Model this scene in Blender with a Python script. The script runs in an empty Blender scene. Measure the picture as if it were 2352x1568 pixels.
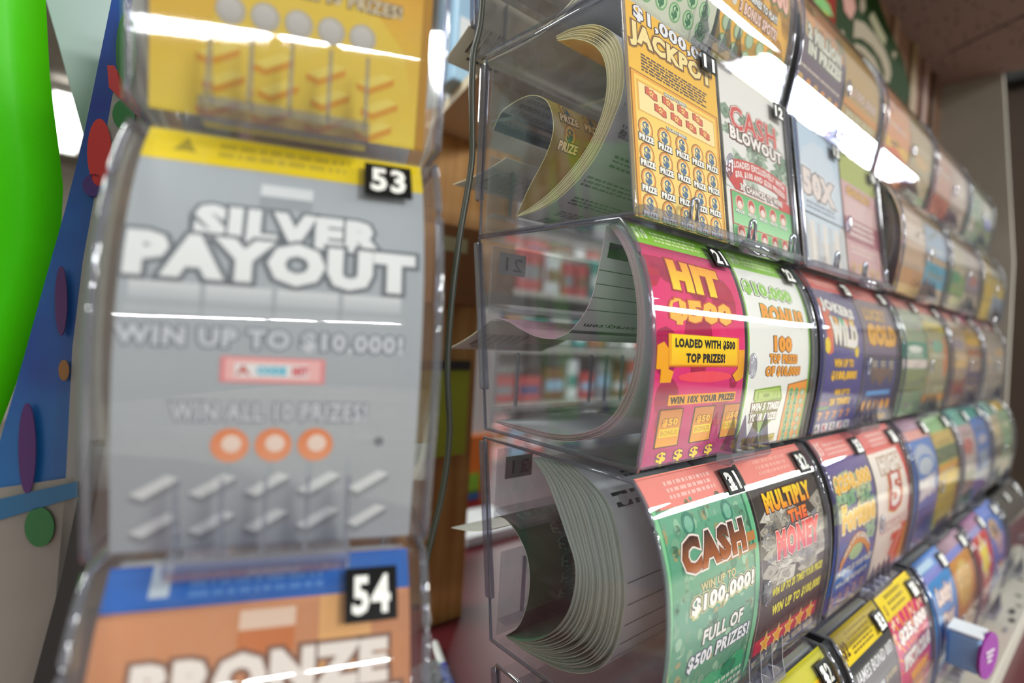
import bpy, bmesh, math, random
from mathutils import Vector, Matrix
random.seed(7)
sc = bpy.context.scene
COL = sc.collection
ZC = 1.45                                   # height of the lens above the shop floor

# ------------------------------------------------------------------ camera, world, lights
cam_d = bpy.data.cameras.new('camera')
cam = bpy.data.objects.new('camera', cam_d); COL.objects.link(cam)
RX = Vector((0.75184628, -0.65664516, 0.05953409))
RD = Vector((0.03019881, -0.05590375, -0.99797936))
RF = Vector((0.65864650, 0.75212493, -0.02220113))
cam.matrix_world = Matrix(((RX.x, -RD.x, -RF.x, 0), (RX.y, -RD.y, -RF.y, 0), (RX.z, -RD.z, -RF.z, ZC), (0, 0, 0, 1)))
cam_d.sensor_width = 36.0
cam_d.lens = 1265.0 / 2352.0 * 36.0
cam_d.clip_start = 0.01
cam_d.dof.use_dof = True
cam_d.dof.focus_distance = 0.34
cam_d.dof.aperture_fstop = 3.2
sc.camera = cam
sc.view_settings.view_transform = 'Standard'
sc.view_settings.look = 'None'
sc.view_settings.exposure = 0.0
sc.view_settings.gamma = 1.0
sc.cycles.max_bounces = 12
sc.cycles.transparent_max_bounces = 48
sc.cycles.transmission_bounces = 10
sc.cycles.glossy_bounces = 5
sc.cycles.caustics_refractive = False
sc.cycles.caustics_reflective = False
sc.cycles.sample_clamp_indirect = 6.0

world = bpy.data.worlds.new('shop_light'); sc.world = world; world.use_nodes = True
bg = world.node_tree.nodes['Background']
bg.inputs['Color'].default_value = (0.62, 0.60, 0.57, 1); bg.inputs['Strength'].default_value = 0.60

def area(x, y, z, sx, sy, power, col=(0.96, 1.0, 0.97)):
    ld = bpy.data.lights.new('fluorescent_or_fill_light', 'AREA'); ld.shape = 'RECTANGLE'
    ld.size = sx; ld.size_y = sy; ld.energy = power; ld.color = col
    o = bpy.data.objects.new('fluorescent_or_fill_light', ld); COL.objects.link(o)
    o.location = (x, y, z + ZC)
# fluorescent rows of the shop ceiling, parallel to the rack, with added fills
area(3.3, -2.25, 1.60, 1.8, 0.38, 160)
for lx in (6.2, 8.7): area(lx, -2.95, 1.60, 2.4, 0.52, 260)
for ly in (-3.2, -5.4): area(0.85, ly, 1.60, 1.3, 0.6, 185)  # added fill for the fronts, set clear of the cover reflections
for lx, w in ((-5.0, 2.2), (-3.45, 0.6), (-2.45, 1.0)): area(lx, -7.1, 1.60, w, 0.16, 100 * w)
area(-1.5, .95, 1.60, 2.4, 0.34, 80)  # added fill to brighten the gap between tower and rack
for lx in (0.75, 3.2): area(lx, 4.2, 1.60, 0.35, 2.4, 80)

# ------------------------------------------------------------------ helpers
def C(h):
    h = h.lstrip('#'); v = [int(h[i:i+2], 16) / 255 for i in (0, 2, 4)]
    return tuple(((c + 0.055) / 1.055) ** 2.4 if c > 0.04045 else c / 12.92 for c in v) + (1.0,)
def lerp(a, b, t): return tuple(x + (y - x) * t for x, y in zip(a, b))
def onY(px, py, Y):                          # a pixel's ray met with the vertical plane at depth Y
    r = RX * ((px - 1176) / 1265) + RD * ((py - 784) / 1265) + RF
    return r * (Y / r.y) + Vector((0, 0, ZC))
def onZ(px, py, Z):
    r = RX * ((px - 1176) / 1265) + RD * ((py - 784) / 1265) + RF
    return r * (Z / r.z) + Vector((0, 0, ZC))
def mat(name, base=(0.8, 0.8, 0.8, 1), rough=0.5, **kw):
    m = bpy.data.materials.new(name); m.use_nodes = True
    b = m.node_tree.nodes['Principled BSDF']
    b.inputs['Base Color'].default_value = base; b.inputs['Roughness'].default_value = rough
    for k, v in kw.items(): b.inputs[k].default_value = v
    return m
def noise_mat(name, c1, c2, scale, rough=0.6, stretch=(1, 1, 1), bump=0.0, detail=6.0):
    m = mat(name, c1, rough); nt = m.node_tree; b = nt.nodes['Principled BSDF']
    tc = nt.nodes.new('ShaderNodeTexCoord'); mp = nt.nodes.new('ShaderNodeMapping'); mp.inputs['Scale'].default_value = stretch
    n = nt.nodes.new('ShaderNodeTexNoise'); n.inputs['Scale'].default_value = scale; n.inputs['Detail'].default_value = detail
    r = nt.nodes.new('ShaderNodeValToRGB'); r.color_ramp.elements[0].color = c1; r.color_ramp.elements[1].color = c2
    r.color_ramp.elements[0].position = .32; r.color_ramp.elements[1].position = .68
    nt.links.new(tc.outputs['Object'], mp.inputs['Vector']); nt.links.new(mp.outputs['Vector'], n.inputs['Vector'])
    nt.links.new(n.outputs['Fac'], r.inputs['Fac']); nt.links.new(r.outputs['Color'], b.inputs['Base Color'])
    if bump:
        bp = nt.nodes.new('ShaderNodeBump'); bp.inputs['Strength'].default_value = bump
        nt.links.new(n.outputs['Fac'], bp.inputs['Height']); nt.links.new(bp.outputs['Normal'], b.inputs['Normal'])
    return m
def print_mat(name, rough, spec=0.4):        # printed card: the ink colours are stored on the mesh
    m = mat(name, rough=rough); nt = m.node_tree; b = nt.nodes['Principled BSDF']
    b.inputs['Specular IOR Level'].default_value = spec
    a = nt.nodes.new('ShaderNodeVertexColor'); a.layer_name = 'ink'
    nt.links.new(a.outputs['Color'], b.inputs['Base Color'])
    return m
def clear_mat(name, tint, haze, rough, ior=1.49, scratch=True):
    m = bpy.data.materials.new(name); m.use_nodes = True; nt = m.node_tree; nt.nodes.clear()
    out = nt.nodes.new('ShaderNodeOutputMaterial')
    tr = nt.nodes.new('ShaderNodeBsdfTransparent'); tr.inputs['Color'].default_value = tint
    gl = nt.nodes.new('ShaderNodeBsdfGlossy'); gl.inputs['Roughness'].default_value = rough; gl.inputs['Color'].default_value = (1, 1, 1, 1)
    df = nt.nodes.new('ShaderNodeBsdfDiffuse'); df.inputs['Color'].default_value = (.86, .87, .9, 1)
    fr = nt.nodes.new('ShaderNodeFresnel'); ge = nt.nodes.new('ShaderNodeNewGeometry')
    io = nt.nodes.new('ShaderNodeMapRange'); io.inputs['To Min'].default_value = ior; io.inputs['To Max'].default_value = 1 / ior   # same reflectance on both faces of a sheet
    nt.links.new(ge.outputs['Backfacing'], io.inputs['Value']); nt.links.new(io.outputs['Result'], fr.inputs['IOR'])
    m1 = nt.nodes.new('ShaderNodeMixShader'); m2 = nt.nodes.new('ShaderNodeMixShader')
    nt.links.new(tr.outputs[0], m1.inputs[1]); nt.links.new(df.outputs[0], m1.inputs[2])
    if scratch:
        tc = nt.nodes.new('ShaderNodeTexCoord'); mp = nt.nodes.new('ShaderNodeMapping'); mp.inputs['Scale'].default_value = (60, 18, 40); mp.inputs['Rotation'].default_value = (.5, .3, .2)
        n = nt.nodes.new('ShaderNodeTexNoise'); n.inputs['Scale'].default_value = 2.2; n.inputs['Detail'].default_value = 9; n.inputs['Roughness'].default_value = .68
        r = nt.nodes.new('ShaderNodeMapRange'); r.inputs['From Min'].default_value = .45; r.inputs['From Max'].default_value = .78
        r.inputs['To Min'].default_value = haze; r.inputs['To Max'].default_value = haze * 3.2 + .01
        nt.links.new(tc.outputs['Object'], mp.inputs['Vector']); nt.links.new(mp.outputs['Vector'], n.inputs['Vector'])
        nt.links.new(n.outputs['Fac'], r.inputs['Value']); nt.links.new(r.outputs['Result'], m1.inputs['Fac'])
    else:
        m1.inputs['Fac'].default_value = haze
    nt.links.new(fr.outputs[0], m2.inputs['Fac']); nt.links.new(m1.outputs[0], m2.inputs[1]); nt.links.new(gl.outputs[0], m2.inputs[2])
    nt.links.new(m2.outputs[0], out.inputs['Surface'])
    return m
M_TICKET = print_mat('printed_card', 0.6, 0.06)
M_TAG = print_mat('printed_label', 0.45, 0.15)
M_CLEAR = clear_mat('clear_acrylic', (.97, .975, .98, 1), 0.013, 0.04)
M_COVER = clear_mat('clear_cover', (.99, .99, .99, 1), 0.002, 0.025)
M_EDGE = clear_mat('acrylic_edge', (.55, .56, .65, 1), 0.08, 0.05, 1.8, False)
M_CLIP = clear_mat('acrylic_clip', (.72, .73, .80, 1), 0.06, 0.05, 2.0, False)
M_TOOTH = clear_mat('acrylic_tooth', (.60, .61, .68, 1), 0.05, 0.04, 2.0, False)
M_BACK = clear_mat('acrylic_back', (.84, .85, .87, 1), 0.05, 0.08)

def tag(o, label, cat, group=None, kind=None):
    if label: o['label'] = label
    if cat: o['category'] = cat
    if group: o['group'] = group
    if kind: o['kind'] = kind
    return o
def empty(name, loc, rz=0.0):
    o = bpy.data.objects.new(name, None); COL.objects.link(o); o.location = loc; o.rotation_euler = (0, 0, rz); o.empty_display_size = .02
    return o
def obj(name, bm, m, parent=None, smooth=False, recalc=True):
    if recalc: bmesh.ops.recalc_face_normals(bm, faces=bm.faces)
    me = bpy.data.meshes.new(name); bm.to_mesh(me); bm.free(); me.materials.append(m)
    if smooth:
        for p in me.polygons: p.use_smooth = True
    o = bpy.data.objects.new(name, me); COL.objects.link(o)
    if parent: o.parent = parent
    return o
def box(bm, x0, y0, z0, x1, y1, z1):
    v = [bm.verts.new(p) for p in ((x0,y0,z0),(x1,y0,z0),(x1,y1,z0),(x0,y1,z0),(x0,y0,z1),(x1,y0,z1),(x1,y1,z1),(x0,y1,z1))]
    for f in ((0,3,2,1),(4,5,6,7),(0,1,5,4),(1,2,6,5),(2,3,7,6),(3,0,4,7)): bm.faces.new([v[i] for i in f])
def bevel(bm, w, seg=2):
    bmesh.ops.bevel(bm, geom=list(bm.edges), offset=w, segments=seg, affect='EDGES', profile=.5)
def prism(bm, pts, d):                       # closed outline (3D points) pushed along d
    a = [bm.verts.new(p) for p in pts]; b = [bm.verts.new(Vector(p) + Vector(d)) for p in pts]
    bm.faces.new(a); bm.faces.new(b[::-1])
    for i in range(len(a)):
        j = (i + 1) % len(a); bm.faces.new((a[j], a[i], b[i], b[j]))
def tube(bm, pts, r, n=10, closed=False):
    pts = [Vector(p) for p in pts]; rings = []
    N = len(pts)
    for i, p in enumerate(pts):
        t = (pts[(i+1) % N] - pts[i-1]) if closed else (pts[min(i+1, N-1)] - pts[max(i-1, 0)])
        t.normalize()
        a = t.cross(Vector((0, 0, 1)) if abs(t.z) < .9 else Vector((0, 1, 0))).normalized(); b = t.cross(a)
        rings.append([bm.verts.new(p + a * r * math.cos(2*math.pi*k/n) + b * r * math.sin(2*math.pi*k/n)) for k in range(n)])
    for i in range(N if closed else N - 1):
        A, B = rings[i], rings[(i+1) % N]
        for k in range(n): bm.faces.new((A[k], A[(k+1) % n], B[(k+1) % n], B[k]))
    if not closed: bm.faces.new(rings[0][::-1]); bm.faces.new(rings[-1])
def catmull(pts, n):                         # smooth open curve resampled to n points of equal spacing
    P = [Vector((p[0], p[1], 0)) for p in pts]; P = [P[0]*2 - P[1]] + P + [P[-1]*2 - P[-2]]; out = []
    for i in range(1, len(P) - 2):
        for k in range(12):
            t = k / 12; a, b, c, d = P[i-1], P[i], P[i+1], P[i+2]
            out.append(.5 * ((2*b) + (c-a)*t + (2*a-5*b+4*c-d)*t*t + (3*b-a-3*c+d)*t*t*t))
    out.append(P[-2]); L = [0]
    for i in range(1, len(out)): L.append(L[-1] + (out[i]-out[i-1]).length)
    res = []; j = 0
    for k in range(n):
        s = L[-1] * k / (n-1)
        while j < len(L) - 2 and L[j+1] < s: j += 1
        t = (s - L[j]) / max(1e-9, L[j+1] - L[j]); q = out[j].lerp(out[j+1], min(1, max(0, t))); res.append((q.x, q.y))
    return res

# ------------------------------------------------------------------ printing: flat artwork laid onto a curved card
NV = 36
_glyphs = {}
def glyphs(s, bold, shear, sp):
    k = (s, round(bold, 4), shear, round(sp, 4))
    if k not in _glyphs:
        cu = bpy.data.curves.new('lettering', 'FONT'); cu.body = s; cu.size = 1.0; cu.offset = bold; cu.shear = shear
        cu.resolution_u = 2; cu.fill_mode = 'BOTH'; cu.space_character = sp
        o = bpy.data.objects.new('lettering', cu); COL.objects.link(o)
        dg = bpy.context.evaluated_depsgraph_get(); dg.update()
        me = bpy.data.meshes.new_from_object(o.evaluated_get(dg))
        vs = [(v.co.x, v.co.y) for v in me.vertices]; fs = [tuple(p.vertices) for p in me.polygons]
        bpy.data.objects.remove(o); bpy.data.meshes.remove(me); bpy.data.curves.remove(cu)
        _glyphs[k] = (vs, fs)
    return _glyphs[k]
class Art:
    def __init__(self, aspect, vmap=None):
        self.P = []; self.a = aspect; self.vm = vmap or (lambda v: v)
    def poly(self, pts, col, l=1):
        cols = col if isinstance(col, list) else [col] * len(pts)
        self.P.append(([(u, self.vm(v)) for u, v in pts], cols, l))
    def rect(self, u0, v0, u1, v1, c, l=1, c2=None, slant=0):
        c2 = c2 or c
        self.poly([(u0, v0), (u1, v0 + slant), (u1, v1 + slant), (u0, v1)], [c, c, c2, c2], l)
    def ell(self, u, v, ru, rv=None, c=None, l=2, c2=None, n=14):
        rv = rv or ru * self.a
        pts = [(u + ru*math.cos(2*math.pi*k/n), v + rv*math.sin(2*math.pi*k/n)) for k in range(n)]
        self.poly(pts, [lerp(c, c2 or c, .5 + .5*math.sin(2*math.pi*k/n)) for k in range(n)], l)
    def star(self, u, v, r, c, l=3, n=5, inner=.45, rot=0):
        for k in range(n*2):
            a0 = math.pi*k/n - math.pi/2 + rot; a1 = a0 + math.pi/n
            r0, r1 = (r, r*inner) if k % 2 == 0 else (r*inner, r)
            self.poly([(u, v), (u + r0*math.cos(a0), v + self.a*r0*math.sin(a0)), (u + r1*math.cos(a1), v + self.a*r1*math.sin(a1))], c, l)
    def text(self, s, u0, v0, u1, v1, c, l=4, out=None, ow=.05, out2=None, ow2=.1, bold=.02, c2=None, shear=0.0, slant=0.0, arc=0.0, mirror=False, grow=0.0):
        bold = bold if len(s) < 2 else bold * 1.08 + .008
        sp = 1.06 + max(0, bold) * 1.3
        base, _ = glyphs(s, bold, shear, sp)
        if not base: return
        x0 = min(p[0] for p in base); x1 = max(p[0] for p in base); y0 = min(p[1] for p in base); y1 = max(p[1] for p in base)
        todo = [(bold, c, c2, l)]
        if out: todo.insert(0, (bold + ow, out, None, l - 1))
        if out2: todo.insert(0, (bold + ow2, out2, None, l - 2))
        for b, ca, cb, ll in todo:
            vs, fs = glyphs(s, b, shear, sp); Q = []
            for x, y in vs:
                tx = (x - x0) / (x1 - x0); ty = (y1 - y) / (y1 - y0); q = (tx - .5) * 2
                if mirror: tx = 1 - tx
                hh = (v1 - v0) * (1 + grow * (tx - .5))
                Q.append((u0 + tx*(u1-u0), v0 + ty*hh + slant*(tx-.5) + arc*q*q, ty))
            for f in fs:
                self.poly([(Q[i][0], Q[i][1]) for i in f], [lerp(ca, cb or ca, min(1, max(0, Q[i][2]))) for i in f], ll)
    def fine(self, u0, v0, u1, v1, n, c, l=2, seed=1, slant=0.0):   # lines of print too small to read
        rnd = random.Random(seed); h = (v1 - v0) / n
        for i in range(n):
            u = u0; e = u1 - rnd.random() * (u1-u0) * .12; v = v0 + i*h
            while u < e:
                w = min(e - u, (.015 + rnd.random()*.05)); d = slant * (u-u0)
                self.rect(u, v + d, u + w, v + h*.55 + d, c, l); u += w + .012
    def build(self, name, mapper, m, parent, step=.00006, nv=NV):
        by = {}
        for p in self.P: by.setdefault(p[2], []).append(p)
        V = []; F = []; K = []; NN = []
        for l in sorted(by):
            bm = bmesh.new(); cl = bm.loops.layers.float_color.new('ink')
            for pts, cols, _ in by[l]:
                vl = [bm.verts.new((u, v, 0)) for u, v in pts]; d = dict(zip(vl, cols))
                f = bm.faces.new(vl); f.normal_update()
                if f.normal.z < 0: f.normal_flip()
                for lp in f.loops: lp[cl] = d[lp.vert]
            for k in range(0, nv + 1):
                g = bmesh.ops.bisect_plane(bm, geom=list(bm.verts)+list(bm.edges)+list(bm.faces), plane_co=(0, k/nv, 0), plane_no=(0, 1, 0), clear_inner=(k == 0), clear_outer=(k == nv))
            for x, d in ((0, 1), (1, 0)):
                bmesh.ops.bisect_plane(bm, geom=list(bm.verts)+list(bm.edges)+list(bm.faces), plane_co=(x, 0, 0), plane_no=(1, 0, 0), clear_inner=(d == 1), clear_outer=(d == 0))
            off = len(V); bm.verts.index_update()
            for v in bm.verts:
                p, nrm = mapper(v.co.x, v.co.y); V.append(p + nrm * (l * step)); NN.append(nrm)
            for f in bm.faces:
                ix = [off + lp.vert.index for lp in f.loops]; kc = [tuple(lp[cl]) for lp in f.loops]
                q = Vector((0, 0, 0))
                for a in range(len(ix)): q += V[ix[a]].cross(V[ix[(a+1) % len(ix)]])
                if q.dot(NN[ix[0]]) < 0: ix.reverse(); kc.reverse()
                F.append(ix); K += kc
            bm.free()
        me = bpy.data.meshes.new(name); me.from_pydata(V, [], F); me.materials.append(m)
        ca = me.color_attributes.new('ink', 'FLOAT_COLOR', 'CORNER')
        if len(K) == len(ca.data):
            for i, c in enumerate(K): ca.data[i].color = c
        for p in me.polygons: p.use_smooth = True
        me.normals_split_custom_set_from_vertices([tuple(n) for n in NN])
        o = bpy.data.objects.new(name, me); COL.objects.link(o); o.parent = parent
        return o
def curve_mapper(pts, x0, w, sign=1, nv=NV, flipu=False):  # pts: nv+1 samples (y, z); normal points to the side given by sign
    pts = catmull(pts, nv + 1) if len(pts) != nv + 1 else pts
    nr = []
    for i in range(nv + 1):
        a = pts[max(0, i-1)]; b = pts[min(nv, i+1)]; t = Vector((0, b[0]-a[0], b[1]-a[1])).normalized()
        nr.append(Vector((0, t.z, -t.y)) * sign)
    def f(u, v):
        s = min(max(v, 0), 1) * nv; i = min(int(s), nv - 1); t = s - i
        p = (pts[i][0]*(1-t) + pts[i+1][0]*t, pts[i][1]*(1-t) + pts[i+1][1]*t)
        n = (nr[i]*(1-t) + nr[i+1]*t).normalized()
        return Vector((x0 + (w*(1-u) if flipu else w*u), p[0], p[1])), n
    return f
def ribbon(bm, pts, x0, x1, t, c_left, c_right, c_edge):   # a strip of card; left / right of the walking direction
    cl = bm.loops.layers.float_color.get('ink') or bm.loops.layers.float_color.new('ink'); n = len(pts); R = []
    for i, p in enumerate(pts):
        a = pts[max(0, i-1)]; b = pts[min(n-1, i+1)]; d = Vector((b[0]-a[0], b[1]-a[1])).normalized(); nn = Vector((-d.y, d.x)) * t / 2
        R.append([bm.verts.new((x, p[0] + s*nn.x, p[1] + s*nn.y)) for x, s in ((x0, 1), (x1, 1), (x1, -1), (x0, -1))])
    def face(vs, c):
        f = bm.faces.new(vs); f.smooth = c is not c_edge
        for lp in f.loops: lp[cl] = c
    for i in range(n - 1):
        A, B = R[i], R[i+1]
        face((A[0], A[1], B[1], B[0]), c_left); face((A[2], A[3], B[3], B[2]), c_right)
        face((A[1], A[2], B[2], B[1]), c_edge); face((A[3], A[0], B[0], B[3]), c_edge)
    face(R[0][::-1], c_edge); face(R[-1], c_edge)

# ------------------------------------------------------------------ outline of a dispenser front (y outward negative, z down) seen from the side
PROF = [(0,0),(-.0092,-.0113),(-.0168,-.0259),(-.0228,-.0435),(-.0255,-.0600),(-.0265,-.0753),(-.0264,-.0860),(-.0257,-.0985),(-.0243,-.1102),(-.0227,-.1237),(-.0215,-.1344)]
def resample_z(pts, n):                      # profile sampled at equal steps of height
    d = catmull(pts, 200); out = []
    z0, z1 = d[0][1], d[-1][1]
    for k in range(n + 1):
        z = z0 + (z1 - z0) * k / n; j = 0
        while j < len(d) - 2 and d[j+1][1] > z: j += 1
        t = (z - d[j][1]) / min(-1e-9, d[j+1][1] - d[j][1]); t = min(1, max(0, t))
        out.append((d[j][0] + (d[j+1][0]-d[j][0])*t, z))
    return out
CURVED = resample_z(PROF, NV)
CURVED1 = [(y, z * .127/.1344) for y, z in CURVED]
FLAT = [(-.0190*k/NV, -.127*k/NV) for k in range(NV + 1)]
BW, X0, PB, TW = .2157, .2418, .2317, .1025
ROWS = {0: (.229, .3225), 1: (.2015, .193), 2: (.1917, .0641), 3: (.1723, -.0767), 4: (.1450, -.2252)}
CURVED0 = [(y + .06*(-z - .1344), z * .93) for y, z in CURVED]
def off(prof, d): return [(y + d, z) for y, z in prof]

def build_shell(root, prof, w, back_top, back_bot, k=1.0, flat=False, knob_x=None, comb=True, detail=True):
    H = -prof[-1][1]; t = .002 * k
    outl = [(y, z) for y, z in prof[::2]] + [(back_bot, -H), (back_top, 0)]
    for sx in (0, w - t):
        bm = bmesh.new(); prism(bm, [(sx, y, z) for y, z in outl], (t, 0, 0)); sp = obj('side_panel', bm, M_CLEAR, root)
        bm = bmesh.new(); cx = sx + (0 if sx == 0 else t)
        path = [(y, z) for y, z in prof] + [(back_bot, -H), (back_top, 0)]
        tube(bm, [(cx, y, z) for y, z in path], .0014 * k, 6, True); obj('edge_bead', bm, M_EDGE, sp, True)
    e = .0005 * k
    bm = bmesh.new()
    n = len(prof); th = .0016 * k
    for xa, da, xb, db in ((t+e, 0, w-t-e, 0), (w-t-e, th, t+e, th), (w-t-e, 0, w-t-e, th), (t+e, th, t+e, 0)):   # own vertices per face: clean normals
        A = [(bm.verts.new((xa, y + da, z)), bm.verts.new((xb, y + db, z))) for y, z in prof]
        for i in range(n - 1): bm.faces.new((A[i][0], A[i+1][0], A[i+1][1], A[i][1]))
    for q in (0, n - 1):
        y, z = prof[q]; f = [bm.verts.new((x, y + d, z)) for x, d in ((t+e, 0), (w-t-e, 0), (w-t-e, th), (t+e, th))]
        bm.faces.new(f if q == 0 else f[::-1])
    obj('front_cover', bm, M_COVER, root, True, False)
    bm = bmesh.new(); box(bm, t+e, .004, -th, w-t-e, back_top - .004, 0); obj('top_panel', bm, M_CLEAR, root)
    bm = bmesh.new(); box(bm, t+e, prof[-1][0] + .004, -H, w-t-e, back_bot - .004, -H + th); obj('bottom_panel', bm, M_CLEAR, root)
    # rear: upright bars, an inner ledge and a low panel with ribs
    for sx in (-.0018 * k, w - .0030 * k):
        bm = bmesh.new(); prism(bm, [(sx, back_top - .001, -.003), (sx, back_top + .005*k, -.003), (sx, back_bot + .0075*k, -H*.80), (sx, back_bot + .0015*k, -H*.80)], (.0048 * k, 0, 0))
        bevel(bm, .0011 * k); obj('back_rail', bm, M_EDGE, root)
    if detail:
        bm = bmesh.new(); m = (back_top + back_bot) / 2
        prism(bm, [(t+e, m - .004, -H*.345), (t+e, m - .030, -H*.375), (t+e, m - .030, -H*.395), (t+e, m - .004, -H*.365)], (w - 2*t - 2*e, 0, 0))
        box(bm, t+e, m - .0035, -H*.40, w-t-e, m - .002, -.006); obj('inner_ledge', bm, M_BACK, root)
        bm = bmesh.new()
        box(bm, t+e, back_bot - .0035, -H + .004, w-t-e, back_bot - .002, -H*.55)
        box(bm, t+e, back_bot - .012, -H*.90, w-t-e, back_bot - .0036, -H*.885)
        lp = obj('rear_panel', bm, M_BACK, root)
        for fx in (.10, .47, .56, .66, .75):
            bm = bmesh.new(); box(bm, w*fx, back_bot - .0060, -H*.885, w*fx + .0016*k, back_bot - .0037, -H*.60); obj('rib', bm, M_EDGE, lp)
    y1 = prof[-1][0]
    if knob_x:
        j = int(NV * .585); y, z = prof[j]
        bm = bmesh.new(); bmesh.ops.create_uvsphere(bm, u_segments=16, v_segments=10, radius=1, matrix=Matrix.Translation((knob_x, y - .0008, z)) @ Matrix.Diagonal((.0042*k, .0022*k, .0085*k, 1)))
        obj('latch_knob', bm, M_CLIP, root, True)
    cw = .052 * k; c0 = w/2 - cw/2 - .002
    if comb:
        bm = bmesh.new()
        prism(bm, [(c0, y1 - .0005, -H + .002), (c0, y1 - .011*k, -H + .003), (c0, y1 - .0125*k, -H - .001), (c0, y1 - .009*k, -H - .005*k), (c0, y1 - .0005, -H - .005*k)], (cw, 0, 0))
        bevel(bm, .0007 * k, 1); base = obj('tear_lip', bm, M_CLIP, root)
        for i in range(5 if k > 1 else 4):
            bx = c0 + cw * ((.03 + .232*i) if k > 1 else (.06 + .29*i)); bm = bmesh.new()
            prism(bm, [(bx, y1 - .0008, -H + .0032), (bx, y1 - .0115*k, -H + .0032), (bx, y1 - .0100*k, -H + .010*k), (bx, y1 - .0085*k, -H + .025*k), (bx, y1 - .0050*k, -H + .013*k)], (.0013*k, 0, 0))
            obj('tear_tooth', bm, M_CLIP if k > 1 else M_TOOTH, base)
    if flat:
        bm = bmesh.new(); y = y1 - .0035
        prism(bm, [(0, y1 - .0005, -H - .001), (0, y1 - .006, -H - .001), (0, y1 - .006, -H + .0045), (0, y1 - .0005, -H + .0045)], (w, 0, 0)); bevel(bm, .0008, 1)
        lip = obj('bottom_lip', bm, M_CLIP, root)
        for fx in (.22, .56, .86):
            bm = bmesh.new(); pts = [(w*fx, y1 - .0040, -H + .0040)] + [(w*fx + .0037*(1 - math.cos(a)), y1 - .0046, -H + .0135 + .0037*math.sin(a)) for a in [math.pi*i/8 for i in range(9)]] + [(w*fx + .0074, y1 - .0040, -H + .0040)]
            tube(bm, pts, .00125, 8); obj('wire_hook', bm, M_HOOK, lip, True)
        bm = bmesh.new(); tube(bm, [(w*.50, y1 - .0085, -H - .0028), (w*.71, y1 - .0085, -H - .0028)], .0044, 16); obj('hinge_barrel', bm, M_CLIP, root, True)
M_HOOK = mat('grey_wire', C('#aab2c0'), .18, Metallic=.85)

M_GAP_SHADE = mat('gap_shade_black', C('#17191a'), .7)
def copy_thing(src, loc):
    r = src.copy(); COL.objects.link(r); r.location = loc
    for ch in src.children:
        c = ch.copy(); COL.objects.link(c); c.parent = r
        for g in ch.children:
            d = g.copy(); COL.objects.link(d); d.parent = c
    return r
WHITE, BLACK = C('#f4f2ec'), C('#141414')
def number_tag(root, prof, num, x0, w, k=1.0, white=False):
    A = Art(w / (.1344 * k)); u0, u1, v0, v1 = .765, .95, .022, .122
    A.rect(u0, v0, u1, v1, BLACK, 1); A.text(num, u0 + .025, v0 + .014, u1 - .025, v1 - .014, WHITE, 2, bold=.025)
    return A.build('number_tag', curve_mapper(off(prof, -.0006 * k), x0, w), M_TAG, root, .00012)

# ------------------------------------------------------------------ the artwork of each ticket (u across, v down the visible card)
ASP = TW / .1344
def bill(A, u, v, w, h, l=2, c='#9fb48c', rot=0.0):
    c0 = C(c); d = lerp(c0, (0, 0, 0, 1), .45)
    ca, sa = math.cos(rot), math.sin(rot)
    def R(x, y): return (u + (x*ca - y*sa)*w, v + (x*sa + y*ca)*h)
    def Q(s, col, l): A.poly([R(-s, -s), R(s, -s), R(s, s), R(-s, s)], col, l)
    Q(.54, d, l); Q(.5, c0, l + 1); Q(.4, lerp(c0, d, .35), l + 1); Q(.36, c0, l + 2)
    A.ell(u, v, .16*w, .26*h, d, l + 3, n=10)
def coin(A, u, v, r, ring, inner, sym, l=3, edge=None):
    if edge: A.ell(u, v, r*1.12, c=edge, l=l-1)
    A.ell(u, v, r, c=ring, l=l); A.ell(u, v, r*.80, c=inner, l=l+1)
    A.text('$', u - r*.5, v - r*.72*ASP, u + r*.5, v + r*.72*ASP, sym, l + 2, bold=.05)
def strip(A, c, v1, price, pc, fc, n=3):
    A.rect(-.01, -.02, 1.01, v1, C(c), 1)
    if price: A.text(price, .05, v1*.16, .17, v1*.80, pc, 3, bold=.02, shear=.15)
    A.fine(.22, v1*.25, .72, v1*.85, n, fc, 3, seed=len(c))
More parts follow.
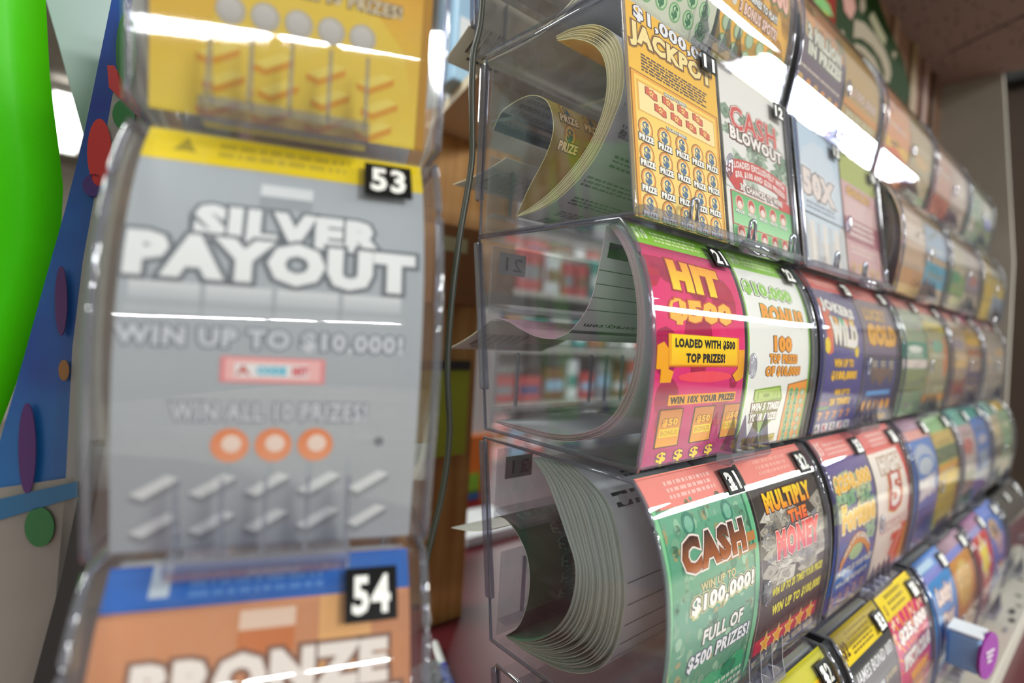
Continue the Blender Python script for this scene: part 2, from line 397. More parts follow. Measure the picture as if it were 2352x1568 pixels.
def ticket_art(n):
    vm1 = lambda v: v*.937 + .063
    A = Art(ASP, vm1 if n in (11, 12, 13, 14) else None); r = random.Random(n); T = A.text
    if n == 11:
        A.rect(0, -.12, 1, .5, C('#efb52f'), 0, C('#f2c04a')); A.rect(0, .5, 1, 1.01, C('#f2c04a'), 0, C('#f3cf6a'))
        T('$1,000,000', .10, -.065, 1.0, .020, C('#e9e9ee'), 4, C('#4a3a30'), .05, bold=.03)
        T('JACKPOT', .05, .030, .94, .155, C('#f5dd97'), 7, C('#6b4423'), .05, C('#b98a3a'), .075, bold=.045, grow=-.12)
        A.fine(.15, .175, .90, .268, 6, C('#5b4a45'), 2, 3)
        A.rect(.035, .28, .985, 1.01, C('#8a5526'), 1); A.rect(.045, .285, .975, 1.01, C('#eba63c'), 2); A.rect(.07, .30, .95, 1.01, C('#f6cf63'), 3, C('#f4d27c'))
        A.rect(.09, .32, .93, .475, C('#e8b04c'), 4); A.rect(.105, .332, .92, .470, C('#f7e0a0'), 5)
        T('WINNING NUMBERS', .36, .313, .60, .330, WHITE, 6, C('#3d2a1e'), .09)
        T('YOUR NUMBERS', .36, .492, .58, .508, WHITE, 6, C('#3d2a1e'), .09)
        for i, u in enumerate((.225, .395, .555, .725, .31, .475, .64, .80)):
            v = .362 if i < 4 else .425
            for c, s, l in ((C('#8d3a28'), 1.12, 6), (C('#d8694c'), 1.0, 7)):
                w, h = .054*s, .021*s
                A.poly([(u-w, v-h), (u-w*.35, v-h*1.2), (u-w*.3, v-h*.8), (u+w*.35, v-h*1.0), (u+w*.5, v-h*.7), (u+w, v-h*.5), (u+w, v+h), (u+w*.4, v+h*1.15), (u-w*.4, v+h*.7), (u-w, v+h*.6)], c, l)
            A.star(u, v, .026, C('#f8d878'), 8); A.star(u, v, .011, C('#d8694c'), 9)
        for j in range(5):
            for i, u in enumerate((.15, .335, .52, .695, .865)):
                v = .555 + j*.124 + (.004 if i % 2 else 0)
                coin(A, u, v, .064, C('#e9a04f'), C('#f7dc90'), C('#4a6d8f'), 5, C('#9a6428'))
                T('PRIZE', u - .068, v + .034, u + .068, v + .066, WHITE, 9, C('#4a3c33'), .10, bold=.05)
    elif n == 12:
        A.rect(0, -.1, 1, 1.01, C('#e6e3de'), 0)
        for i in range(26):
            bill(A, r.uniform(.02, 1), r.uniform(.10, .60), .17, .07, 0, r.choice(('#9db39a', '#b9c7b4', '#86a187')), r.uniform(-.9, .9))
        A.rect(0, .34, .12, .66, C('#e4e1dc'), 4)
        T('CASH', .12, .13, .84, .275, C('#cf4741'), 7, C('#f0d9cf'), .03, C('#7c2622'), .05, bold=.01, slant=-.02)
        T('BLOWOUT', .10, .275, .92, .355, C('#f4efe9'), 9, C('#6b2a26'), .07, bold=.04)
        A.poly([(.02, .54), (.10, .50), (.24, .58), (.24, .66), (.12, .66), (.02, .61)], C('#c93a36'), 8)
        A.poly([(.80, .58), (1.0, .62), (1.0, .70), (.86, .70), (.80, .66)], C('#d04a42'), 8)
        for k in range(8):
            u0 = .08 + k*.11; u1 = u0 + .11; f = lambda u: -.045*(1 - ((u-.52)/.45)**2)
            A.poly([(u0, .49+f(u0)), (u1, .49+f(u1)), (u1, .605+f(u1)), (u0, .605+f(u0))], C('#cc3f3a'), 9)
        T('LOADED EXCLUSIVELY WITH', .12, .458, .92, .500, WHITE, 10, bold=.02, arc=.035)
        T('$50, $100 AND $250 PRIZES!', .13, .515, .92, .560, WHITE, 10, bold=.02, arc=.035)
        T('30 CHANCES TO WIN!', .19, .610, .86, .655, WHITE, 10, C('#8c3a34'), .08, bold=.03)
        A.rect(.05, .672, 1, .875, C('#c8403c'), 8); A.rect(.06, .678, 1, .868, C('#56b06a'), 9, C('#a6dba4')); A.rect(.05, .875, 1, 1.01, C('#7fc78a'), 9, C('#3f9d58'))
        for j in range(2):
            for i in range(5):
                u, v = .16 + i*.172, .735 + j*.175
                A.ell(u, v, .058, c=C('#eab6a6'), l=10); A.ell(u, v - .008, .042, c=C('#c5453f'), l=11); A.ell(u, v + .012, .03, c=C('#f1ded6'), l=12)
                T('PRIZE', u - .06, v + .044, u + .06, v + .064, WHITE, 12, C('#3c7a4a'), .09, bold=.04)
    elif n == 13:
        A.rect(0, -.1, 1, .6, C('#b9cfe4'), 0, C('#c6d4e4')); A.rect(0, .6, 1, 1.01, C('#d3cdc8'), 0, C('#cfc8c4')); A.rect(0, .585, 1, .60, C('#5c5f68'), 2)
        A.ell(.5, .40, .50, c=C('#cdd8e4'), l=1)
        T('50X', .10, .27, .82, .47, C('#e9d9d2'), 5, C('#8a7f84'), .06, C('#dfe6ee'), .12, bold=.06, slant=.02)
        A.fine(.15, .50, .8, .57, 2, C('#8490a0'), 2)
        for i in range(7): A.rect(.06 + i*.135, .64, .14 + i*.135, .97, lerp(C('#c2c6cc'), C('#e6dcd4'), i % 2), 2)
    elif n == 14:
        A.rect(0, -.1, 1, 1.01, C('#d7a9ac'), 0, C('#c9999a')); A.rect(0, -.1, 1, .17, C('#a8b04c'), 1)
        T('GOLD', .12, .20, .80, .28, C('#d9a63a'), 3, C('#8d5a50'), .06, bold=.06)
        A.rect(.05, .30, .95, .47, C('#dcb8b6'), 1); A.rect(0, .47, 1, .66, C('#a86470'), 2); A.fine(.12, .49, .9, .64, 3, C('#ecd9d2'), 3, 5); A.fine(.1, .70, .9, .78, 2, C('#e6c9c2'), 3, 6)
        for i in range(5): A.ell(.14 + i*.18, .88, .06, c=C('#caa06a'), l=2)
    elif n == 21:
        A.rect(0, -.02, 1, .45, C('#d5246a'), 0, C('#e02368')); A.rect(0, .45, 1, 1.01, C('#e62a72'), 0, C('#b5286c'))
        for i in range(16): A.ell(r.random(), r.uniform(.1, 1), r.uniform(.05, .15), c=lerp(C('#c21d66'), C('#e9324f'), r.random()), l=0, n=12)
        A.rect(0, .09, 1, .14, C('#a92658'), 1, C('#d5246a')); strip(A, '#86c534', .09, '$10', C('#e9f6d6'), C('#d6efae'))
        T('HIT', .235, .145, .775, .275, C('#f29a1c'), 6, C('#a8261e'), .05, bold=.075, c2=C('#f8d418'), slant=.01)
        T('$500', .165, .305, .845, .415, C('#f6b733'), 6, C('#c7452a'), .05, bold=.06, c2=C('#f3b24a'), slant=-.005)
        A.poly([(.04, .505), (.10, .49), (.15, .52), (.15, .60), (.20, .61), (.18, .655), (.08, .655), (.08, .60), (.035, .60)], C('#f0a31b'), 5)
        A.poly([(.91, .51), (.99, .51), (.99, .64), (.95, .655), (.90, .66), (.85, .63), (.91, .60)], C('#f0a31b'), 5)
        A.rect(.14, .455, .92, .592, C('#c96a12'), 4); A.rect(.145, .457, .915, .585, C('#f3a51c'), 5); A.rect(.17, .457, .89, .580, C('#f8d51c'), 6, C('#f7bb14'))
        T('LOADED WITH $500', .205, .472, .865, .516, BLACK, 7, bold=.05); T('TOP PRIZES!', .315, .532, .745, .574, BLACK, 7, bold=.05)
        A.ell(.55, .635, .30, .025, C('#ef4a5a'), 2); A.rect(.18, .708, .92, .752, C('#ef9c1d'), 4); T('WIN 10X YOUR PRIZE!', .195, .714, .905, .747, C('#2a1714'), 6, C('#f2b431'), .03, bold=.05)
        for u in (.115, .46, .80):
            A.rect(u, .765, u + .235, .93, C('#4a2418'), 3); A.rect(u + .012, .770, u + .225, .925, C('#c9772f'), 4, C('#f0a233'))
            T('$50', u + .045, .805, u + .195, .842, C('#f6b01c'), 7, C('#7a3a12'), .06, bold=.05); A.rect(u + .03, .85, u + .215, .885, C('#f3d229'), 5); T('BONUS', u + .04, .855, u + .205, .880, C('#d8a018'), 6, bold=.04)
        for u in (.20, .37, .535, .70): T('$', u - .045, .948, u + .045, .998, C('#f8d42a'), 7, C('#6a1238'), .05, bold=.03)
    elif n == 22:
        A.rect(0, -.02, 1, 1.01, C('#ecebe6'), 0); A.rect(0, -.02, .018, 1.01, C('#7fc23a'), 2); A.rect(.975, -.02, 1, 1.01, C('#7fc23a'), 2); strip(A, '#8fca3c', .10, '$10', C('#eaf6d8'), C('#d9f0b4'), 3)
        T('$10,000', .05, .165, .78, .245, C('#8fc94a'), 7, C('#f3f5ea'), .05, C('#48632c'), .085, bold=.05, slant=.015)
        T('BONUS', .22, .275, .90, .37, C('#f29a22'), 6, C('#5f8a2e'), .04, bold=.05, slant=.01)
        T('100', .375, .43, .66, .512, C('#f3a02c'), 6, C('#9a5a18'), .05, bold=.05); T('TOP PRIZES', .31, .525, .76, .572, C('#f3a02c'), 6, C('#9a5a18'), .06, bold=.04); T('OF $10,000!', .26, .588, .82, .648, C('#f3a02c'), 6, C('#9a5a18'), .06, bold=.04)
        A.poly([(.13, .705), (.52, .690), (.57, .76), (.52, .86), (.30, .935), (.20, .90)], C('#7fa234'), 3); A.poly([(.15, .712), (.50, .700), (.54, .755), (.17, .775)], C('#b6d069'), 4); bill(A, .31, .738, .33, .042, 5, '#b5cf6c')
        T('WIN 5 TIMES', .12, .775, .54, .818, WHITE, 8, C('#7a4a1c'), .10, bold=.05, shear=.2); T('YOUR PRIZE!', .12, .830, .53, .872, WHITE, 8, C('#7a4a1c'), .10, bold=.05, shear=.2)
        T('TWO BONUS SPOTS!', .08, .955, .56, .992, C('#e0cf3a'), 6, C('#4a3d12'), .07, bold=.05, shear=.2)
        A.poly([(.64, .685), (.975, .66), (.975, 1.01), (.62, 1.01)], C('#8a5a20'), 3); A.poly([(.65, .69), (.97, .668), (.97, 1.01), (.63, 1.01)], C('#f0983a'), 4)
        for j in range(6):
            for i in range(3):
                u, v = .705 + i*.095, .735 + j*.052
                if i < 2: coin(A, u, v, .040, C('#6fae6a'), C('#a8d69a'), C('#2f6a3a'), 5)
                else: A.ell(u + .012, v, .046, .024, C('#8c9c70'), 6); A.ell(u + .012, v, .035, .016, C('#b9c49a'), 7)
    elif n == 31:
        A.rect(0, -.02, 1, 1.01, C('#66a584'), 0, C('#43866a'))
        for i in range(240):
            c = lerp(C('#93bd9c'), C('#35785c'), r.random()) if r.random() < .85 else C('#9a9468')
            A.ell(r.random(), r.uniform(.1, 1), r.uniform(.012, .04), r.uniform(.006, .03), c, 1, n=7)
        A.rect(0, .10, .05, 1.01, C('#7cc08e'), 2); A.rect(.05, .1, .06, 1.01, C('#3f8a62'), 2); A.rect(.93, .1, .95, 1.01, C('#2f6f52'), 2); A.rect(.95, .1, 1, 1.01, C('#66b585'), 2)
        for u in (.30, .72): A.ell(u, .185, .06, c=C('#3b7d68'), l=3); A.ell(u, .185, .04, c=C('#74ae94'), l=4)
        strip(A, '#e8857a', .115, '', WHITE, C('#f3b7ad'))
        A.rect(.55, .295, .97, .335, C('#b97a42'), 3); A.rect(.55, .350, .97, .375, C('#a9733f'), 3)
        T('CASH', .17, .228, .85, .362, C('#33231f'), 8, C('#5a2a22'), .015, C('#eadad2'), .06, bold=.045, c2=C('#b5673a'))
        T('WIN UP TO', .32, .412, .70, .446, C('#c9bf8a'), 5, C('#6a6a3f'), .05, bold=.02)
        T('$100,000!', .22, .455, .92, .535, C('#f2ece4'), 8, C('#4f5a44'), .06, C('#c9c489'), .11, bold=.04, shear=.1)
        T('FULL OF', .35, .605, .80, .668, C('#eceae2'), 7, C('#3f5a4a'), .06, bold=.03, shear=.1); T('$500 PRIZES!', .22, .690, .90, .762, C('#e6e8ea'), 7, C('#41566a'), .06, bold=.03, shear=.1)
        A.poly([(.30, .86), (.5, .83), (.62, .85), (.8, .81), (.9, .83), (.9, .92), (.3, .95)], C('#2f9d6a'), 4); A.ell(.72, .865, .09, .035, C('#0f7a52'), 5); A.fine(.30, .90, .92, 1.0, 3, C('#b9c9b2'), 5, 8)
    elif n == 32:
        A.rect(0, -.02, 1, 1.01, C('#3b332f'), 0, C('#2c2326')); strip(A, '#e67f72', .12, '', WHITE, C('#f0a090'))
        for i in range(60):
            bill(A, r.uniform(.10, 1.0), r.uniform(.27, .60), r.uniform(.18, .26), r.uniform(.05, .075), 1, r.choice(('#bdb5a6', '#a79f92', '#d0cabd', '#8f8f96')), r.uniform(-1, 1))
        T('MULTIPLY', .13, .168, .86, .258, C('#f2d21c'), 8, C('#5a2412'), .05, bold=.06, c2=C('#ef8a1c'), slant=.005); T('THE', .42, .275, .72, .335, C('#f2862e'), 8, C('#5a1a1c'), .05, bold=.05, c2=C('#ea5a3a'))
        T('MONEY', .20, .345, .90, .485, C('#ee5a56'), 8, C('#f4d8d0'), .03, C('#4a1216'), .06, bold=.06, c2=C('#c81a4c'), slant=.005)
        T('WIN UP TO 20 TIMES YOUR PRIZE!', .14, .605, .97, .650, C('#efe21f'), 8, C('#1c1512'), .05, bold=.03); T('WIN UP TO $100,000!', .17, .695, .97, .760, C('#efe21f'), 8, C('#1c1512'), .05, bold=.035)
        A.rect(0, .79, 1, .815, C('#241c1e'), 2); A.rect(0, .845, 1, .925, C('#c1173f'), 3); A.rect(0, .94, 1, 1.01, C('#2b3568'), 2)
        for i in range(5): A.star(.16 + i*.18, .885, .085, C('#f5d98a'), 5); A.star(.16 + i*.18, .885, .068, C('#eda51e'), 6); bill(A, .1 + i*.2, .965, .16, .035, 4, '#a59a86', -.2)
    elif n == 33:
        A.rect(0, -.02, 1, .6, C('#64508c'), 0, C('#4d4a8e')); A.rect(0, .6, 1, 1.01, C('#2f56a2'), 0, C('#5d3f80')); strip(A, '#e4786f', .12, '$5', C('#f4c9c0'), C('#f2b3a6'))
        for i in range(22): bill(A, r.uniform(.1, .95), r.uniform(.2, .62), .22, .07, 1, r.choice(('#9cc09a', '#b9c9a0', '#7fae86')), r.uniform(-.5, .5))
        T('$250,000', .10, .205, .95, .315, C('#f0b535'), 8, C('#f6ecc9'), .05, C('#7a5426'), .085, bold=.05); T('Fortune', .15, .375, .96, .535, C('#f4c238'), 8, C('#f6ecc9'), .05, C('#7a5426'), .085, bold=.06)
        for k in range(8):
            u0 = .16 + k*.09; u1 = u0 + .09; f = lambda u: .14*((u-.52)/.36)**2
            A.poly([(u0, .565+f(u0)), (u1, .565+f(u1)), (u1, .64+f(u1)), (u0, .64+f(u0))], C('#d98a2c'), 9)
        T('WIN UP TO $250,000!', .22, .572, .84, .612, WHITE, 10, C('#6a3f1c'), .05, bold=.03, arc=.10); A.ell(.52, .69, .16, .05, C('#a8c48c'), 3)
        A.rect(0, .745, 1, .89, C('#1f5fb0'), 3); T('WIN UP TO 5X YOUR PRIZE!', .08, .765, .97, .810, WHITE, 6, C('#1d2a5c'), .05, bold=.03); T('WIN $100 INSTANTLY!', .16, .845, .90, .885, C('#eee4dc'), 6, C('#3a2f6a'), .05, bold=.03)
        for i in range(5): A.ell(.14 + i*.175, .955, .045, .03, C('#c98a4a'), 4); A.ell(.14 + i*.175, .955, .028, .02, C('#6a3f70'), 5)
    elif n == 34:
        A.rect(0, -.02, 1, 1.01, C('#f1e7df'), 0, C('#ecd9cc')); strip(A, '#e26a62', .15, '', WHITE, C('#f4c0b6'))
        A.poly([(.86, .14), (1, .14), (1, 1.01), (.8, 1.01), (.98, .5)], C('#d8352c'), 2); A.poly([(.62, 1.01), (.80, .70), (1, .62), (1, 1.01)], C('#e0501e'), 2); A.poly([(.86, 1.01), (.92, .75), (1, .7), (1, 1.01)], C('#f0981c'), 3)
        T('HIGH', .20, .185, .82, .295, C('#efe4da'), 6, C('#b98a6a'), .07, bold=.06); T('5', .40, .31, .68, .535, C('#f2eae2'), 6, C('#c42e30'), .12, C('#e0b05a'), .16, bold=.03)
        A.rect(.08, .62, .98, .70, C('#e3bdb0'), 4); T('WIN UP TO', .12, .632, .90, .690, C('#f6efe8'), 6, C('#b0433c'), .06, bold=.03, slant=-.01); T('7', .50, .74, .80, .93, C('#d84a2c'), 5, C('#f0d8c8'), .06, bold=.08); A.fine(.15, .95, .8, 1.0, 2, C('#d07a6a'), 3)
    elif n == 41:
        A.rect(0, -.02, 1, 1.01, C('#f2ca16'), 0); A.rect(0, .14, 1, 1.01, C('#d8d4cc'), 1); A.fine(.2, .03, .7, .12, 3, C('#8a7a2a'), 2)
    elif n == 42:
        A.rect(0, -.02, 1, .16, C('#f2c80f'), 0); A.rect(0, .16, 1, 1.01, C('#7fae3a'), 0, C('#b5c63a')); A.rect(.45, .09, 1, .16, C('#f0b010'), 1); T('1 in 4.30', .28, .10, .55, .135, C('#5a4a10'), 2, bold=.01)
    elif n == 43:
        A.rect(0, -.02, 1, .145, C('#f3d21c'), 0); A.rect(0, .145, 1, 1.01, C('#3a3b40'), 0, C('#2a2b30')); T('$2', .04, .045, .16, .12, C('#5a3a14'), 3, bold=.02); A.fine(.22, .025, .72, .13, 5, C('#8a7420'), 2)
        for i in range(6): A.rect(0, .16 + i*.14, 1, .19 + i*.14, lerp(C('#3a3b40'), C('#4c4e55'), (i % 3) / 2), 1)
        T('JAMES BOND 007', .10, .195, .96, .272, C('#e8e8ea'), 4, bold=.0, slant=.0); T('TOP PRIZE', .28, .335, .62, .375, C('#e8e8ea'), 4, bold=.02); T('$10,000!', .66, .335, .95, .375, C('#c3b07a'), 4, bold=.02); T('A CHANCE TO', .3, .43, .75, .465, C('#75767c'), 4)
        A.ell(.5, .72, .28, c=C('#55575e'), l=2); A.ell(.5, .72, .2, c=C('#2a2b30'), l=3)
    elif n == 44:
        A.rect(0, -.02, 1, .125, C('#f3d426'), 3); A.fine(.2, .02, .68, .115, 3, C('#9a8424'), 4); T('$1', .06, .05, .12, .11, C('#8a5a10'), 4)
        A.rect(0, .125, 1, 1.01, C('#d81f6a'), 0, C('#c01a5c'))
        for i in range(14): a = i/13*math.pi - math.pi/2; A.poly([(.5, .5), (.5 + .8*math.sin(a) - .03, .5 - .5*math.cos(a)), (.5 + .8*math.sin(a) + .03, .5 - .5*math.cos(a))], C('#f2972a'), 1)
        for i in range(14): A.star(r.random(), r.uniform(.15, .3), .04, C('#f6d9b8'), 2)
        T('$25,000', .13, .205, .97, .300, C('#f6efe6'), 7, C('#8a1250'), .07, bold=.05); A.rect(.08, .335, 1, .345, C('#7a1258'), 3); T('SPECTACULAR', .12, .350, .985, .450, C('#f6efe6'), 7, C('#8a1250'), .07, bold=.05)
        A.poly([(.3, .50), (.9, .50), (.6, .8)], C('#f2a62a'), 2); T('WIN UP TO $25,000!', .12, .565, .96, .625, C('#f3cfc0'), 6, C('#8a2a30'), .06, bold=.02); A.fine(.15, .66, .9, .76, 2, C('#f0b89a'), 4)
        A.rect(0, .8, 1, 1.01, C('#e88a2a'), 2, C('#c81f5c'))
    elif n == 45:
        A.rect(0, -.02, 1, .14, C('#7f93dc'), 0, C('#7a7cc8')); A.rect(0, .14, 1, 1.01, C('#1c86cc'), 0, C('#1a6fb8')); A.rect(.08, .03, .62, .07, C('#a9c8e0'), 1)
        T('Lucky', .22, .195, .85, .36, C('#f0d9cc'), 7, C('#7a3a2a'), .05, bold=.06, slant=.02, shear=.2); T('Dog', .30, .385, .82, .53, C('#f0d9cc'), 7, C('#7a3a2a'), .05, bold=.06, shear=.2)
        A.poly([(.5, .62), (1, .56), (1, .75), (.6, .80)], C('#b54a5a'), 2); A.poly([(0, .75), (.7, .68), (1, .78), (1, 1.01), (0, 1.01)], C('#5ea6d8'), 2); A.poly([(0, .92), (1, .85), (1, 1.01), (0, 1.01)], C('#8a3a6a'), 3)
    elif n == 46:
        A.rect(0, -.02, 1, .14, C('#6f7ccc'), 0); A.rect(0, .14, 1, 1.01, C('#c9852f'), 0, C('#a8602a')); A.ell(.45, .36, .38, .19, C('#d8b05a'), 1, C('#c89a3a'))
        for i in range(20): A.ell(.45 + r.uniform(-.3, .3), .36 + r.uniform(-.16, .16), .06, .012, lerp(C('#f0dc9a'), C('#a87a2a'), r.random()), 2)
        A.poly([(.1, .80), (.85, .50), (1, .58), (.25, .90)], C('#7a4a22'), 3); A.fine(.3, .64, .9, .80, 4, C('#d8b890'), 4, 3, -.2)
    elif n == 47:
        A.rect(0, -.02, 1, .14, C('#8f8fcc'), 0); A.rect(0, .14, 1, .66, C('#c8202c'), 0); A.rect(0, .66, 1, 1.01, C('#b01a2c'), 0); A.poly([(.1, .66), (.95, .60), (.95, .64), (.1, .71)], C('#d88a80'), 2)
        A.star(.5, .37, .34, C('#e8dcc8'), 2, 7, .6); A.star(.5, .37, .26, C('#f0dc1c'), 3, 6, .6); A.ell(.55, .82, .12, .05, C('#d86a6a'), 2)
    elif n == 48:
        A.rect(0, -.02, 1, 1.01, C('#2f6cc0'), 0, C('#1f5ab0')); A.rect(0, -.02, 1, .1, C('#5a78cc'), 1)
        for u, v, ru, rv, c in ((.4, .22, .3, .10, '#c9a07a'), (.55, .32, .25, .1, '#c8a8a0'), (.4, .2, .14, .06, '#4a6a9a'), (.6, .44, .2, .07, '#b89ab0'), (.6, .64, .24, .07, '#c98a3a'), (.35, .7, .2, .06, '#3a9ab0'), (.6, .82, .24, .06, '#7a6ac0')): A.ell(u, v, ru, rv, C(c), 2)
        A.rect(0, .9, 1, 1.01, C('#8a4a2a'), 2)
    elif n == 1:
        A.rect(0, -.02, 1, 1.01, C('#dcd9cf'), 0); A.rect(0, .60, 1, 1.01, C('#c9cdb8'), 1)
        for j in range(2):
            for i in range(6): coin(A, .12 + i*.15, .80 + j*.10 + (i % 2)*.012, .062, C('#7fae7a'), C('#b8d6ac'), C('#3f7a52'), 2)
        T('$50,000', .1, .2, .9, .36, C('#6fae6a'), 4, C('#3f5a3a'), .06, bold=.05)
    elif n == 2:
        A.rect(0, -.02, 1, 1.01, C('#dfa63c'), 0, C('#e6b04a'))
        for i in range(16): A.ell(r.random(), r.random(), r.uniform(.06, .14), c=lerp(C('#d89a34'), C('#eec064'), r.random()), l=0)
        T('$150,000', .16, .32, .96, .50, C('#efb8a6'), 6, C('#b86a5a'), .04, C('#4a8a4a'), .09, bold=.05); T('2 SCENES TO PLAY!', .28, .535, .78, .58, C('#ecebe8'), 5, C('#4f4f58'), .09, bold=.04); T('3 BONUS SPOTS!', .22, .61, .80, .675, C('#eccabc'), 5, C('#8a5a48'), .07, bold=.04)
        A.ell(.14, .645, .035, c=C('#d8d4cc'), l=3)
        for j in range(2):
            for i in range(6): u, v = .10 + i*.165, .78 + j*.10; A.ell(u, v, .062, c=C('#8f9a5a'), l=3); A.ell(u, v, .048, c=C('#a9bfa0'), l=4)
        A.rect(0, .95, 1, 1.01, C('#d8c84a'), 2)
    elif n == 3:
        A.rect(0, -.02, 1, .42, C('#c9946c'), 0, C('#b98a6c')); A.rect(0, .42, 1, 1.01, C('#6a5a66'), 0)
        for i in range(12): A.ell(r.random(), r.uniform(.15, .42), .09, c=r.choice((C('#b9a27a'), C('#d8965a'), C('#8c8a68'))), l=1)
        T('2 MILLION', .14, .36, .90, .47, C('#d9d8c8'), 5, C('#6a6a56'), .06, bold=.06); T('IN PRIZES', .16, .48, .92, .57, C('#d9d8c8'), 5, C('#6a6a56'), .06, bold=.06); A.fine(.04, .655, .95, .685, 1, C('#cdbcae'), 4)
        for j in range(3):
            for i in range(6): A.ell(.1 + i*.16, .75 + j*.09, .05, .035, C('#d8904c') if (i + j) % 2 else C('#c9a05a'), 3)
    elif n == 4:
        A.rect(0, -.02, 1, 1.01, C('#b4935c'), 0); T('$100,000', .1, .50, .9, .60, C('#c9ac9c'), 4, C('#8a6a50'), .05, bold=.05); A.rect(0, .62, 1, .68, C('#c98a44'), 1); T('WIN BIG PRIZES', .1, .69, .9, .75, C('#d2c6a8'), 4, C('#8a8a4a'), .05, bold=.03); A.rect(0, .78, 1, .9, C('#a9854a'), 1); A.rect(0, .93, 1, 1.01, C('#b4c04a'), 2)
    elif n in GENERIC:
        bgs, bands, blobs = GENERIC[n]
        A.rect(0, -.02, 1, 1.01, C(bgs[0]), 0, C(bgs[1]))
        for v0, v1, c in bands: A.rect(0, v0, 1, v1, C(c), 1)
        for b in blobs: A.ell(b[0], b[1], b[2], b[3], C(b[4]), 2)
        for i in range(26):
            A.ell(r.random(), r.uniform(.12, .98), r.uniform(.03, .10), r.uniform(.01, .035), lerp(C(r.choice(bgs)), (r.random()*.7, r.random()*.6, r.random()*.5, 1), .35), 1, n=8)
        for k in range(3): A.fine(.12, .22 + k*.25, .88, .27 + k*.25, 2, lerp(C(bgs[0]), WHITE if k % 2 else BLACK, .5), 3, n + k)
    if n == 23:
        A.P = []; A.rect(0, -.02, 1, .5, C('#6a5f78'), 0, C('#54508c')); A.rect(0, .5, 1, 1.01, C('#403f86'), 0, C('#4a4080')); strip(A, '#e0685c', .11, '', WHITE, C('#f0b0a4'))
        A.poly([(.10, .17), (.30, .19), (.26, .5), (.16, .52)], C('#d8603a'), 2)
        T('JOKERS', .14, .185, .86, .275, C('#e6e0d8'), 6, C('#6a5a6a'), .05, bold=.06, slant=.05); T('WILD', .24, .29, .86, .46, C('#e8e4dc'), 6, C('#8a7a4a'), .05, bold=.07, slant=.03)
        for i in range(4): A.poly([(.30 + i*.13, .27), (.42 + i*.13, .29), (.38 + i*.13, .34)], C(('#e8a02a', '#5aae7a', '#e07a2a', '#e8b83a')[i]), 7)
        A.ell(.14, .46, .06, .05, C('#e8c81c'), 3); A.ell(.82, .485, .05, .045, C('#e8c81c'), 3)
        T('WIN UP TO', .28, .54, .74, .595, C('#f4bb1c'), 6, C('#6a3a2a'), .05, bold=.05); T('$100,000!', .24, .615, .84, .685, C('#f4bb1c'), 6, C('#6a3a2a'), .05, bold=.06); T('WIN UP TO', .36, .735, .72, .775, C('#f4bb1c'), 6, C('#6a3a2a'), .05, bold=.05); T('20 TIMES!', .30, .79, .76, .838, C('#f4bb1c'), 6, C('#6a3a2a'), .05, bold=.06)
        A.rect(.02, .81, .26, .835, C('#8a4a7a'), 2); A.rect(.02, .84, .3, .86, C('#5f8a5a'), 2)
        for i in range(5): A.text('7', .10 + i*.16, .875, .19 + i*.16, .925, C('#e8953a'), 4, bold=.05); A.rect(.06 + i*.17, .95, .19 + i*.17, 1.0, C('#e4e0e0'), 3); A.text('AKQJA'[i], .085 + i*.17, .957, .165 + i*.17, .997, C('#b0283a') if i % 2 else BLACK, 4, bold=.05)
    if n == 24:
        A.P = []; A.rect(0, -.02, 1, .55, C('#8a7268'), 0, C('#5c5478')); A.rect(0, .5, 1, 1.01, C('#343a74'), 0, C('#3a3262')); strip(A, '#e0685c', .11, '', WHITE, C('#f0b0a4'))
        T('LUCKY', .12, .17, .8, .26, C('#c99a4a'), 6, C('#8a6a4a'), .05, bold=.05); T('GOLD', .10, .28, .98, .44, C('#e0a53c'), 6, C('#8a5a3a'), .05, bold=.08)
        for i in range(3): A.ell(.28 + i*.26, .62, .09, .10, C('#5a4a4a'), 2); A.fine(.2 + i*.26, .55, .36 + i*.26, .62, 3, C('#b9b0a0'), 3)
        A.poly([(.2, .60), (.8, .60), (.5, .74)], C('#6a4f48'), 3); A.rect(.14, .765, .86, .80, C('#5f9ad8'), 3)
        for i in range(5): A.ell(.14 + i*.18, .875, .06, .04, C('#e8a02c'), 3)
        T('GOLD BAR', .12, .945, .88, .99, C('#c99a3a'), 4, bold=.05)
    if n == 35:
        A.P = []; A.rect(0, -.02, 1, .15, C('#eeaaa0'), 0); A.rect(0, .15, 1, .72, C('#4a78c0'), 0, C('#5a72b4')); A.rect(0, .72, 1, 1.01, C('#3a5a9c'), 0, C('#5a5a8c')); A.ell(.5, .33, .42, .14, C('#a9b4c8'), 1); A.ell(.5, .37, .36, .10, C('#4a78c0'), 2); A.ell(.5, .36, .3, .07, C('#b9c0cc'), 3)
        T('200X', .18, .44, .86, .62, C('#e4dcdc'), 6, C('#8a90b0'), .06, bold=.08, slant=-.02); A.fine(.15, .78, .9, .9, 3, C('#2a3f70'), 3)
    return A
